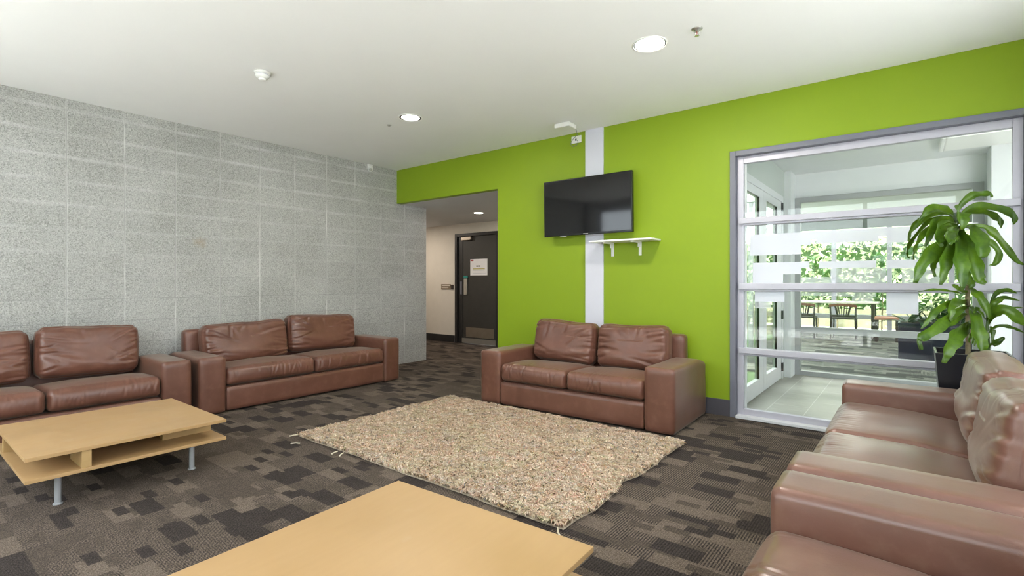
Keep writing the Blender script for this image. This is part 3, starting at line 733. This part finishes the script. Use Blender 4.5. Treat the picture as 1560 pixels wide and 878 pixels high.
# ------------------------------------------------------------------ glazing behind the camera
w5 = bpy.data.objects.new('window_5', None); C.objects.link(w5); w5['kind'] = 'structure'
boxes('window_frame', [(x - .03, x + .03, YB - .10, YB - .04, 0, 2.52) for x in (-5.27, -4.1, -2.93, -1.76, -0.59, 0.57)] + [(-5.3, .6, YB - .10, YB - .04, 0, .08), (-5.3, .6, YB - .10, YB - .04, 2.46, 2.52)], 'grey_frame', w5, .003)
boxes('glass', [(-5.3, .6, YB - .073, YB - .067, .08, 2.46)], 'clear_glass', w5)
w6 = bpy.data.objects.new('window_6', None); C.objects.link(w6); w6['kind'] = 'structure'
boxes('window_frame', [(XR + .03, XR + .09, y - .03, y + .03, .55, 2.3) for y in (.03, 1.3, 2.6, 3.87)] + [(XR + .03, XR + .09, 0, 3.9, .55, .61), (XR + .03, XR + .09, 0, 3.9, 2.24, 2.3)], 'grey_frame', w6, .003)
boxes('glass', [(XR + .057, XR + .063, 0, 3.9, .61, 2.24)], 'clear_glass', w6)

# ------------------------------------------------------------------ sofas
make_sofa('two-seat brown leather sofa against the green wall under the television', (-2.322, 4.08, 0), math.radians(1.6), 1.40, 'brown_leather', 29, backs=[(.0, .03, .0), (-.005, -.02, .01)])
make_sofa('long brown leather sofa against the concrete wall nearest the corridor', (-5.148, 2.815, 0), PI / 2, 1.706, 'brown_leather', 33, aw=.215, backs=[(-.02, -.03, -.03), (.01, .04, -.01)])
make_sofa('brown leather sofa cut off at the left edge behind the low birch table', (-5.148, 0.780, 0), PI / 2, 1.39, 'brown_leather', 47, aw=.215, fw=0.0, bx=.012, backs=[(.01, -.02, 0), (.02, .03, -.01)])
make_sofa('brown leather sofa beside the potted plant and the glazed partition', (0.065, 3.072, 0), -PI / 2, 1.62, 'sheen_leather', 58, backs=[(.0, .03, .02), (-.01, -.03, .02)], back_y=.25, ft=.62, crease=.6)
make_sofa('brown leather sofa in the bottom right corner nearest the camera', (0.065, 0.95, 0), -PI / 2, 1.63, 'sheen_leather', 64, back_y=.30, ft=.62)

# ------------------------------------------------------------------ birch coffee tables
def make_table(label, loc, rz, S=0.913):
    t = thing('coffee_table', label, 'coffee table', loc, rz)
    h = S / 2
    boxes('tabletop', [(-h, h, -h, h, .282, .300)], 'birch_top', t, .0015)
    boxes('lower_shelf', [(-h, h, -h, h, .174, .192)], 'birch_top', t, .0015)
    # pinwheel of upright dividers between the two boards
    boxes('divider', [(h - .245, h - .006, -h + .215, -h + .255, .192, .282)], 'birch_edge', t, .001)
    boxes('divider', [(h - .255, h - .215, h - .275, h - .006, .192, .282)], 'birch_edge', t, .001)
    boxes('divider', [(-h + .006, -h + .275, h - .255, h - .215, .192, .282)], 'birch_edge', t, .001)
    boxes('divider', [(-h + .215, -h + .255, -h + .006, -h + .245, .192, .282)], 'birch_edge', t, .001)
    for sx, sy in ((-1, -1), (1, -1), (1, 1), (-1, 1)):
        bm = bmesh.new(); lathe(bm, [(.021, 0), (.021, .006), (.0145, .008), (.0145, .166), (.026, .168), (.026, .174)], sx * (h - .137), sy * (h - .145), 20)
        obj('leg', bm, 'table_leg_metal', t, bevel=0)
    return t
t1 = make_table('low square birch coffee table on metal legs at the left edge', (-3.795, .926, 0), 0)
make_table('birch coffee table top in the foreground at the bottom of the photo', (-1.245, 0.965, 0), math.radians(2.2), S=.925)

# ------------------------------------------------------------------ rug
def make_rug():
    x0, x1, y0, y1 = -3.585, -1.262, 1.99, 3.58
    t = thing('shag_rug', 'cream shaggy wool rug in front of the two-seat sofa', 'rug', ((x0 + x1) / 2, (y0 + y1) / 2, 0))
    hx, hy = (x1 - x0) / 2, (y1 - y0) / 2
    def edge(x, y):                                  # wavy outline
        ex = 1 + 0.006 * math.sin(y * 9) + 0.004 * math.sin(y * 23 + 1)
        if x > 0: ex += -.020 * math.exp(-((y + .12) / .13) ** 2) + .008 * math.exp(-((y + .42) / .2) ** 2)
        ey = 1 + 0.006 * math.sin(x * 7 + 2) + 0.003 * math.sin(x * 19)
        return x * ex, y * ey
    nx, ny = 90, 60; V = []; F = []
    for j in range(ny + 1):
        for i in range(nx + 1):
            x, y = edge((2 * i / nx - 1) * hx, (2 * j / ny - 1) * hy)
            rim = min(i, nx - i, j, ny - j) == 0
            V.append((x, y, 0.003 if rim else .016 + .006 * noise.noise(Vector((x * 6, y * 6, 0)))))
    for j in range(ny):
        for i in range(nx):
            a = j * (nx + 1) + i; F.append((a, a + 1, a + nx + 2, a + nx + 1))
    obj('backing', (V, [], F), 'rug_backing', t, True)
    # looped wool tufts
    n = 150000; g = np.random.default_rng(5)
    px = (g.random(n) * 2 - 1) * hx; py = (g.random(n) * 2 - 1) * hy
    ny_ = 1 + 0.006 * np.sin(px * 7 + 2) + 0.003 * np.sin(px * 19)
    nx_ = 1 + 0.006 * np.sin(py * 9) + 0.004 * np.sin(py * 23 + 1) + np.where(px > 0, -.020 * np.exp(-((py + .12) / .13) ** 2) + .008 * np.exp(-((py + .42) / .2) ** 2), 0)
    px, py = px * nx_, py * ny_
    row = np.sin((px * 1.0 + py * .35) * 34) * .5 + .5
    hgt = .022 + .009 * g.random(n) + .004 * row
    cell = (np.floor((px + .3 * py) / .045) * 131 + np.floor((py - .2 * px) / .03) * 977).astype(np.int64)
    ch_ = np.random.default_rng(77).random(100003)
    az = ch_[cell % 100003] * 2 * PI + g.normal(0, .5, n); lean = .008 + .018 * g.random(n)
    base = np.stack([px, py, np.full(n, .010)], 1)
    d = np.stack([np.cos(az), np.sin(az), np.zeros(n)], 1); sd = np.stack([-np.sin(az), np.cos(az), np.zeros(n)], 1)
    wd = (.0013 + .0014 * g.random(n))[:, None]
    mid = base + d * (lean * .35)[:, None] + np.array([0, 0, 1.0]) * (hgt * .6)[:, None]
    tip = base + d * lean[:, None]; tip[:, 2] = hgt
    end = tip + d * (lean * .6)[:, None]; end[:, 2] -= .006
    V = np.stack([base - sd * wd, base + sd * wd, mid + sd * wd * 1.3, mid - sd * wd * 1.3, tip + sd * wd, tip - sd * wd, end + sd * wd * .5, end - sd * wd * .5], 1)
    q = np.array([[0, 1, 2, 3], [3, 2, 4, 5], [5, 4, 6, 7]])
    Fq = (np.arange(n)[:, None, None] * 8 + q[None]).reshape(-1, 4)
    me = bpy.data.meshes.new('pile')
    me.vertices.add(8 * n); me.vertices.foreach_set('co', V.reshape(-1).astype(np.float32))
    me.loops.add(len(Fq) * 4); me.loops.foreach_set('vertex_index', Fq.reshape(-1).astype(np.int32))
    me.polygons.add(len(Fq)); me.polygons.foreach_set('loop_start', (np.arange(len(Fq)) * 4).astype(np.int32))
    me.update(calc_edges=True)
    # yarn colours: creams, with flecks of pink, sage, ochre, slate in loose drifts
    cols = np.array([(.56, .48, .385), (.48, .40, .31), (.66, .60, .50), (.40, .31, .23), (.50, .32, .26), (.32, .33, .19), (.40, .28, .15), (.26, .28, .31), (.10, .08, .06)])
    drift = np.sin(px * 2.3 + 1.5 * np.sin(py * 3.1)) + .6 * np.sin(py * 6 + px * 4)
    pr = np.tile(np.array([.28, .22, .20, .10, .055, .045, .045, .020, .035]), (n, 1))
    zig = np.abs(((px + np.abs(((py * 3.2) % 1) - .5) * .5) * 5.5) % 1 - .5)          # faint zigzag rows of darker yarn
    pr[:, 3] += .30 * (zig < .09); pr[:, 2] += .25 * (zig > .40); pr[:, 6] += .10 * (zig < .05)
    pr[:, 4] += .05 * np.clip(drift, 0, 2); pr[:, 5] += .04 * np.clip(-drift, 0, 2); pr[:, 3] += .08 * np.clip(-drift, 0, 1); pr[:, 7] += .10 * np.exp(-(((px - .98) / .18) ** 2 + ((py - .55) / .2) ** 2))
    pr /= pr.sum(1, keepdims=True)
    pick = (g.random(n)[:, None] > pr.cumsum(1)).sum(1).clip(0, 8)
    col = cols[pick] * (.80 + .4 * g.random((n, 1)))
    tint = np.array([(1.0, .98, .96), (1.05, .93, .90), (.93, .97, .86), (.90, .93, .98), (1.06, 1.04, 1.02), (.84, .80, .74)])
    big = (np.floor((px + .25 * np.sin(py * 5)) / .16) * 13 + np.floor((py + .2 * np.sin(px * 6)) / .11) * 57).astype(np.int64)
    col = col * .88 * (.45 * tint[(ch_[big % 100003] * 6).astype(int)] + .55 * tint[(ch_[(cell * 7) % 100003] * 6).astype(int)]) * np.array([1.14, 1.06, 1.02])
    ca = np.ones((n, 8, 4), np.float32); ca[:, :, :3] = col[:, None, :]
    at = me.color_attributes.new('yarn', 'FLOAT_COLOR', 'POINT'); at.data.foreach_set('color', ca.reshape(-1))
    me.materials.append(MATS['rug_wool'])
    o = bpy.data.objects.new('pile', me); C.objects.link(o); o.parent = t; o['kind'] = 'stuff'
    # loose strands at the corners and the near edge
    for (x, y, a, l) in ((-hx - .005, -hy + .0, 3.9, .06), (hx * .98, -hy - .01, 5.3, .09), (-hx * .52, -hy - .03, 4.6, .05), (-hx * .47, -hy - .025, 4.9, .045), (-hx * .83, -hy - .10, 3.4, .07)):
        bm = bmesh.new(); tube(bm, [(x, y, .012), (x + math.cos(a) * l * .5, y + math.sin(a) * l * .5, .010), (x + math.cos(a + .2) * l, y + math.sin(a + .2) * l, .006)], [.004, .0035, .0055], 6)
        obj('loose_strand', bm, 'tassel_yarn', t, True)
make_rug()

# ------------------------------------------------------------------ television and shelf
tv = thing('television', 'flat black television mounted on the green wall over the pale strip', 'television', (-2.56, 4.475, 1.917))
tvb = boxes('cabinet', [(-.502, .502, -.025, .015, -.29, .29)], 'tv_bezel', tv, .004)
boxes('screen', [(-.490, .490, -.0262, -.025, -.270, .280)], 'screen_glass', tv)
boxes('rear_cover', [(-.33, .33, .015, .045, -.22, .20)], 'black_plastic', tv, .01)
boxes('wall_bracket', [(-.12, .12, .045, .0945, -.12, .12)], 'black_plastic', tv, .003)
boxes('logo', [(-.028, .028, -.0268, -.0255, -.284, -.277)], 'steel', tv)
boxes('ir_window', [(-.31, -.24, -.015, .0, -.297, -.29)], 'white_plastic', tv)
for o in tv.children: o.rotation_euler = (math.radians(1.0), 0, 0)
sh = thing('wall_shelf', 'small white shelf on two brackets below the television', 'shelf', (-2.145, 4.57, 1.535))
boxes('board', [(-.318, .318, -.225, -.0005, 0, .016)], 'white_plastic', sh, .002)
for x in (-.175, .115):
    boxes('bracket', [(x - .014, x + .014, -.004, -.0005, -.13, 0), (x - .012, x + .012, -.19, -.0005, -.012, 0), (x - .004, x + .004, -.05, -.004, -.05, -.01)], 'white_plastic', sh)

# ------------------------------------------------------------------ ceiling fittings
def downlight(label, x, y, z, glow, r=.111):
    t = thing('downlight', label, 'ceiling light', (x, y, z), 0, 'round recessed downlights')
    dim = 'dimmer' in label; ri = r - (.026 if dim else .018)
    seg = 48
    def ring(nm, prof, mat):
        bm = bmesh.new(); rings = [[bm.verts.new((rr * math.cos(2 * PI * k / seg), rr * math.sin(2 * PI * k / seg), h)) for k in range(seg)] for rr, h in prof]
        for A, B in zip(rings, rings[1:]):
            for k in range(seg): bm.faces.new((A[k], A[(k + 1) % seg], B[(k + 1) % seg], B[k]))
        obj(nm, bm, mat, t, True)
    ring('trim_ring', [(r, -.0005), (r + .001, -.005), (r - .006, -.008), (r - .008, -.004)], 'white_plastic')
    ring('reflector', [(r - .0075, -.004), (ri, -.003)], 'door_charcoal' if dim else 'grey_frame')
    bm = bmesh.new(); lathe(bm, [(ri, -.0015), (ri, -.004), (ri - .02, -.007)], seg=40); obj('lamp', bm, glow, t, True)
    return t
downlight('bright lit downlight in the ceiling right of the television', -1.338, 3.16, ZC, 'lamp_glow')
downlight('dimmer downlight in the ceiling left of the television', -3.713, 3.175, ZC, 'lamp_glow_soft')
downlight('small downlight in the lower corridor ceiling before the dark door', -5.35, 5.96, ZS, 'lamp_glow_corridor', .09)
sm = thing('smoke_detector', 'white domed smoke detector on the ceiling above the concrete-wall sofas', 'smoke detector', (-3.77, 1.81, ZC))
bm = bmesh.new(); lathe(bm, [(.056, -.0005), (.056, -.012), (.050, -.016)], seg=32); obj('base_plate', bm, 'white_plastic', sm, True)
bm = bmesh.new(); lathe(bm, [(.048, -.016), (.050, -.030), (.042, -.044), (.030, -.050)], seg=32); obj('dome', bm, 'white_plastic', sm, True)
bm = bmesh.new(); lathe(bm, [(.024, -.050), (.026, -.060), (.018, -.064)], seg=24); obj('sensor_cap', bm, 'white_plastic', sm, True)
bm = bmesh.new(); lathe(bm, [(.0485, -.024), (.0506, -.025), (.0506, -.0275), (.0485, -.0285)], seg=32); obj('vent_slot', bm, 'fascia_grey', sm, True)
def sprinkler(label, x, y, s=1.0):
    t = thing('fire_sprinkler', label, 'sprinkler', (x, y, ZC), .5, 'ceiling sprinklers'); t.scale = (1, 1, s * s * s)
    bm = bmesh.new(); lathe(bm, [(.034 * s, -.0005), (.032 * s, -.004), (.014 * s, -.008), (.010 * s, -.018)], seg=24); obj('rosette', bm, 'steel', t, True)
    bm = bmesh.new()
    for sg_ in (-1, 1): tube(bm, [(sg_ * .009, 0, -.016), (sg_ * .014, 0, -.028), (sg_ * .004, 0, -.042)], .002, 6)
    obj('frame_arms', bm, 'steel', t, True)
    bm = bmesh.new(); lathe(bm, [(.002, -.018), (.002, -.042)], seg=8); obj('bulb', bm, 'red_ink', t, True)
    bm = bmesh.new(); lathe(bm, [(.015 * s, -.042), (.015 * s, -.044)], seg=20); obj('deflector', bm, 'steel', t)
sprinkler('fire sprinkler on the ceiling right of the bright downlight', -1.03, 3.15)
sprinkler('small fire sprinkler on the ceiling left of the dimmer downlight', -4.06, 3.20, .7)
rt = thing('wireless_router', 'white wireless access box on the ceiling over the pale strip', 'router', (-2.66, 4.235, ZC), 0.05)
boxes('body', [(-.085, .085, -.075, .075, -.052, -.010)], 'white_plastic', rt, .010, bseg=3)
boxes('mounting_plate', [(-.05, .06, -.05, .07, -.012, -.0005)], 'white_plastic', rt)
bm = bmesh.new(); tube(bm, [(.055, .07, -.03), (.045, .14, -.035), (.0, .25, -.05), (-.085, .312, -.07), (-.12, .32, -.11), (-.09, .318, -.145), (-.04, .315, -.13), (-.025, .31, -.10), (-.055, .318, -.075)], .0028, 8)
obj('cable', bm, 'grey_frame', rt, True)
so = thing('wall_socket', 'white data socket on the green wall left of the pale strip', 'socket', (-2.733, YF, 2.633))
boxes('face_plate', [(-.058, .058, -.010, -.0005, -.037, .037)], 'white_plastic', so, .003)
boxes('port', [(-.012, .006, -.0115, -.010, -.012, .008)], 'ink', so)
cm = thing('motion_sensor', 'small white wall sensor at the top of the concrete wall near the corner', 'sensor', (XL, 4.10, 2.665))
boxes('mount', [(.0005, .045, -.038, .038, -.02, .036)], 'white_plastic', cm, .008)
bm = bmesh.new(); bmesh.ops.create_uvsphere(bm, u_segments=24, v_segments=14, radius=.037, matrix=Matrix.Translation((.048, -.005, -.028))); obj('ball_head', bm, 'white_plastic', cm, True)
bm = bmesh.new(); bmesh.ops.create_uvsphere(bm, u_segments=20, v_segments=10, radius=.020, matrix=Matrix.Translation((.072, -.022, -.040))); obj('lens', bm, 'steel', cm, True)

# ------------------------------------------------------------------ potted dracaena
pp = thing('potted_plant', 'tall green dracaena in a black square planter beside the glazed partition', 'plant', (0.305, 4.345, 0))
def frustum(bm, h0, h1, z0, z1, t=.012):
    o0 = [bm.verts.new((sx * h0, sy * h0, z0)) for sx, sy in ((-1, -1), (1, -1), (1, 1), (-1, 1))]
    o1 = [bm.verts.new((sx * h1, sy * h1, z1)) for sx, sy in ((-1, -1), (1, -1), (1, 1), (-1, 1))]
    i1 = [bm.verts.new((sx * (h1 - t), sy * (h1 - t), z1)) for sx, sy in ((-1, -1), (1, -1), (1, 1), (-1, 1))]
    i0 = [bm.verts.new((sx * (h1 - t), sy * (h1 - t), z1 - .06)) for sx, sy in ((-1, -1), (1, -1), (1, 1), (-1, 1))]
    bm.faces.new(o0[::-1])
    for k in range(4):
        q = (k + 1) % 4
        bm.faces.new((o0[k], o0[q], o1[q], o1[k])); bm.faces.new((o1[k], o1[q], i1[q], i1[k])); bm.faces.new((i1[k], i1[q], i0[q], i0[k]))
    bm.faces.new(i0)
bm = bmesh.new(); frustum(bm, .125, .182, 0, .705); obj('planter', bm, 'pot_black', pp, bevel=.003)
boxes('soil', [(-.165, .165, -.165, .165, .64, .672)], 'soil', pp)
# leaves: base and tip measured in metres in a local frame (a: to the right as seen in the photo, b: towards the camera, z up)
FW = Vector((-0.6176, 0.7865, 0)); RT = Vector((0.7865, 0.6176, 0))
EYE = Vector((-.305, -4.345, 1.15))
def from_view(u, v, b):
    """a point of the plant, measured on the photo, b metres nearer than its stem, in the planter's own frame"""
    q = EYE + (FW + RT * ((u - 780) / 773) + Vector((0, 0, (430 - v) / 773))) * (3.229 - b)
    lim = 0.165                                         # keep clear of the glass behind
    if q.y > lim: q = EYE + (q - EYE) * ((lim - EYE.y) / (q.y - EYE.y))
    return q
leaves = [  # (points on a 2.83x view of the plant, reach towards the camera, half width, twist)
 ([(280, 175), (278, 120), (302, 80), (345, 50), (390, 46), (416, 44), (424, 60)], .06, .024, .1),
 ([(272, 165), (245, 125), (185, 106), (140, 120), (108, 165)], .14, .030, .5),
 ([(270, 165), (235, 130), (170, 130), (110, 165), (72, 205), (66, 248)], .04, .024, .5),
 ([(270, 170), (225, 150), (150, 165), (90, 230), (62, 275), (58, 300), (68, 322)], -.03, .019, .6),
 ([(272, 175), (235, 158), (190, 168), (155, 215), (137, 272)], .20, .036, .3),
 ([(270, 180), (215, 178), (150, 195), (108, 245), (90, 290), (88, 328)], .12, .019, .5),
 ([(272, 190), (235, 235), (175, 285), (125, 340), (100, 390), (92, 428)], .20, .044, .3),
 ([(272, 190), (245, 176), (212, 185), (194, 225), (196, 255), (206, 274)], .26, .036, .2),
 ([(275, 195), (256, 205), (240, 225), (240, 250), (250, 264)], .30, .036, .1),
 ([(276, 205), (258, 262), (232, 310), (214, 370), (204, 436)], .22, .044, .15),
 ([(283, 200), (286, 250), (288, 320), (290, 390), (296, 458)], .26, .050, .0),
 ([(292, 200), (315, 245), (342, 310), (355, 370), (372, 415), (394, 430)], .20, .044, -.2),
 ([(292, 190), (325, 188), (358, 215), (378, 265), (382, 300), (372, 322)], .24, .046, -.25),
 ([(290, 185), (345, 184), (400, 190), (440, 222), (488, 280), (530, 332), (562, 352)], .10, .026, -.35),
 ([(300, 210), (345, 235), (395, 240), (432, 264), (456, 298), (452, 326), (434, 350), (414, 352)], .12, .021, -.4),
 ([(285, 170), (310, 120), (370, 98), (440, 106), (495, 124), (522, 150), (518, 178)], .06, .030, -.4),
 ([(285, 172), (325, 128), (385, 122), (435, 142), (460, 162), (465, 192)], -.02, .026, -.4),
 ([(282, 168), (280, 135), (290, 118), (296, 150), (296, 198)], .28, .046, .0),
 ([(270, 200), (230, 255), (190, 310), (168, 360), (180, 402)], .12, .028, .3),
 ([(272, 165), (250, 118), (225, 100), (196, 100)], -.04, .014, .3),
 ([(272, 170), (250, 138), (215, 128), (165, 140), (140, 158)], -.03, .011, .4),
 ([(300, 190), (305, 150), (340, 122), (365, 110)], -.03, .011, -.4),
 ([(300, 300), (302, 350), (315, 400), (322, 440)], .10, .028, -.1),
 ([(285, 180), (265, 200), (262, 240), (275, 250)], .18, .028, .1),
]
lower = [
 ([(322, 530), (285, 545), (240, 580), (190, 620), (135, 655), (108, 672), (118, 716)], .22, .036, .4),
 ([(318, 505), (285, 512), (255, 522), (246, 560), (246, 596)], .14, .030, .2),
 ([(318, 480), (260, 466), (185, 457), (108, 466)], .08, .009, .6),
 ([(318, 520), (250, 515), (190, 545), (150, 585), (122, 625)], .18, .024, .5),
 ([(330, 530), (345, 560), (362, 630), (378, 690), (386, 732)], .20, .046, -.1),
 ([(326, 600), (300, 630), (265, 665), (232, 720), (214, 772)], .24, .050, .3),
 ([(322, 470), (295, 462), (270, 448), (254, 436)], .08, .022, .2),
 ([(322, 450), (352, 468), (388, 515), (416, 582)], .14, .030, -.25),
 ([(328, 395), (336, 425), (332, 455)], .06, .026, .0),
 ([(326, 690), (332, 650), (350, 650), (352, 700)], .08, .020, .0),
 ([(324, 560), (295, 570), (260, 600), (215, 600), (170, 570)], .10, .018, .4),
 ([(322, 640), (330, 600), (345, 640), (340, 690)], .12, .022, .0),
]
stem2 = [
 ([(405, 590), (418, 550), (440, 515), (478, 497)], .08, .020, -.3),
 ([(405, 585), (428, 520), (475, 492), (545, 506)], .04, .015, -.4),
 ([(408, 600), (440, 556), (490, 548), (540, 585), (592, 622)], .14, .040, -.4),
 ([(408, 600), (455, 552), (505, 536), (572, 536)], .02, .009, -.5),
 ([(408, 640), (455, 614), (510, 620), (572, 646)], .08, .012, -.5),
 ([(408, 705), (430, 694), (458, 678), (480, 662)], .08, .020, -.2),
 ([(405, 680), (412, 640), (426, 630), (426, 688)], .08, .024, .1),
 ([(405, 570), (440, 480), (490, 460), (535, 474)], .0, .016, -.5),
 ([(404, 590), (380, 560), (360, 540), (345, 560)], .10, .016, .3),
 ([(404, 570), (385, 500), (375, 475), (350, 465)], .04, .012, .3),
]
def leafmesh(lst, stem_x, stem_y, ref_u):
    V = []; F = []
    for li, (pts, reach, hw, tw) in enumerate(lst):
        P = []
        for i, (x, y) in enumerate(pts):
            f = i / (len(pts) - 1)
            P.append(from_view(1360 + x / 2.83, 280 + y / 2.83, reach * math.sin(min(1, f * 1.25) * PI / 2)))
        # Catmull-Rom through the points
        Q = [P[0] * 2 - P[1]] + P + [P[-1] * 2 - P[-2]]; S = []
        for i in range(1, len(Q) - 2):
            for k in range(6):
                t = k / 6; p0, p1, p2, p3 = Q[i - 1:i + 3]
                S.append(0.5 * ((2 * p1) + (-p0 + p2) * t + (2 * p0 - 5 * p1 + 4 * p2 - p3) * t * t + (-p0 + 3 * p1 - 3 * p2 + p3) * t ** 3))
        S.append(P[-1]); n = len(S) - 1; base = len(V); rnd = random.Random(li * 7 + 1)
        for i, p in enumerate(S):
            f = i / n
            wd = .9 * hw * (math.sin(PI * min(1, f ** 1.15)) ** 0.65 if 0 < f < 1 else 0.03)
            wd = max(wd, hw * (.22 if f < .5 else .06)) * (1 + .09 * math.sin(f * 17 + li) + .05 * math.sin(f * 31 + 2 * li))
            tan = (S[min(i + 1, n)] - S[max(i - 1, 0)]).normalized()
            view = (-FW + Vector((0, 0, .35)) + RT * tw).normalized()
            side = tan.cross(view).normalized(); nor = side.cross(tan).normalized()
            ru = .004 * math.sin(f * 24 + li) ; 
            for s_, dd in ((-1, .012), (-.55, .004), (0, -.006), (.55, .004), (1, .012)):
                V.append(tuple(p + side * wd * s_ + nor * (-dd * hw / .03 * -1 * .8 + ru * abs(s_) * math.copysign(1, s_))))
        for i in range(n):
            for k in range(4):
                b = base + 5 * i + k; F.append((b, b + 1, b + 6, b + 5))
    return V, [], F
def leafobj(name, lst):
    o = obj(name, leafmesh(lst, 0, 0, 0), 'dracaena_leaf', pp, True)
    return o
leafobj('crown_leaves', leaves)
leafobj('lower_leaves', lower)
leafobj('side_leaves', stem2)
bm = bmesh.new()
pts = [from_view(u, v, 0) for u, v in ((1475, 545), (1475, 500), (1474, 450), (1473, 410), (1467, 370), (1460, 346))]
path = []; rad = []
for i in range(41):
    f = i / 40 * (len(pts) - 1); k = min(int(f), len(pts) - 2); path.append(pts[k].lerp(pts[k + 1], f - k)); rad.append(.0135 - .004 * i / 40 + .0016 * (i % 2))
tube(bm, path, rad, 10); obj('stem', bm, 'stem_bark', pp, True)
bm = bmesh.new()
pts = [from_view(u, v, 0) for u, v in ((1504, 548), (1504, 520), (1504, 500), (1504, 482))]
tube(bm, pts, [.016, .013, .009, .006], 10); obj('stem', bm, 'young_stem', pp, True)

# ------------------------------------------------------------------ light
wd = bpy.data.worlds.new('world'); bpy.context.scene.world = wd; wd.use_nodes = True
nt = wd.node_tree; nt.nodes.clear()
ow = N(nt, 'ShaderNodeOutputWorld'); bg = N(nt, 'ShaderNodeBackground', i_Strength=5.0)
tc = N(nt, 'ShaderNodeTexCoord'); cl = noise_t(nt, tc.outputs['Generated'], 2.0, 4)
L(nt, ramp(nt, cl, [(0.35, (0.84, 0.91, 1.0)), (0.65, (0.96, 0.98, 1.0))]), bg.inputs[0]); L(nt, bg.outputs[0], ow.inputs[0])
def portal(loc, rot, sx, sy):
    l = bpy.data.lights.new('daylight_portal', 'AREA'); l.shape = 'RECTANGLE'; l.size = sx; l.size_y = sy; l.cycles.is_portal = True
    o = bpy.data.objects.new('daylight_portal', l); C.objects.link(o); o.location = loc; o.rotation_euler = rot
portal((-2.35, YB - .13, 1.27), (PI / 2, 0, PI), 5.9, 2.5)
portal((XR + .14, 1.95, 1.42), (PI / 2, 0, PI / 2), 3.9, 1.75)
portal((-1.29, 5.8, 1.1), (PI / 2, 0, -PI / 2), 1.9, 2.1)
portal((.6, 14.2, 1.2), (PI / 2, 0, 0), 7.6, 2.4)
portal((-2.25, 10.6, 1.3), (PI / 2, 0, -PI / 2), 6.8, 2.6)
def area(name, loc, rot, size, power, col=(1, .97, .92), sp=None):
    l = bpy.data.lights.new(name, 'AREA'); l.shape = 'DISK'; l.size = size; l.energy = power; l.color = col
    if sp: l.spread = sp
    o = bpy.data.objects.new(name, l); C.objects.link(o); o.location = loc; o.rotation_euler = rot
for x, y, e in ((-1.338, 3.16, 22), (-3.713, 3.175, 14)):
    area('downlight_beam', (x, y, ZC - .012), (0, 0, 0), .15, e, (1, .94, .84))
area('corridor_beam', (-5.35, 5.96, ZS - .012), (0, 0, 0), .13, 11, (1, .88, .72))
area('corridor_beam', (-7.5, 5.96, ZS - .012), (0, 0, 0), .13, 13, (1, .88, .74))
for x, y in ((-1.5, 9.2), (1.5, 9.2), (-1.0, 11.5), (2, 11.5)): area('dining_fill', (x, y, 2.6), (0, 0, 0), .3, 30, (1, .96, .9))  # unseen lamps without fittings, brightening the dining room
sun = bpy.data.lights.new('sun', 'SUN'); sun.energy = 14.0; sun.angle = .05; sun.color = (1, .96, .88)
so_ = bpy.data.objects.new('sun', sun); C.objects.link(so_); so_.rotation_euler = (math.radians(16), 0, math.radians(8))

# ------------------------------------------------------------------ camera
cam = bpy.data.cameras.new('camera'); co = bpy.data.objects.new('camera', cam); C.objects.link(co)
cam.sensor_width = 36; cam.lens = 773.0 / 1560 * 36; cam.shift_y = -9 / 1560; cam.clip_start = .05; cam.clip_end = 200
co.location = (0, 0, 1.15); co.rotation_euler = (PI / 2, 0, math.atan2(607, 773))
sc = bpy.context.scene; sc.camera = co
sc.view_settings.view_transform = 'Standard'; sc.view_settings.look = 'None'; sc.view_settings.gamma = 1; sc.view_settings.use_curve_mapping = False
sc.view_settings.exposure = 0.42
sc.cycles.max_bounces = 12; sc.cycles.diffuse_bounces = 7; sc.cycles.glossy_bounces = 4; sc.cycles.transparent_max_bounces = 24
sc.cycles.sample_clamp_indirect = 8; sc.cycles.use_denoising = True
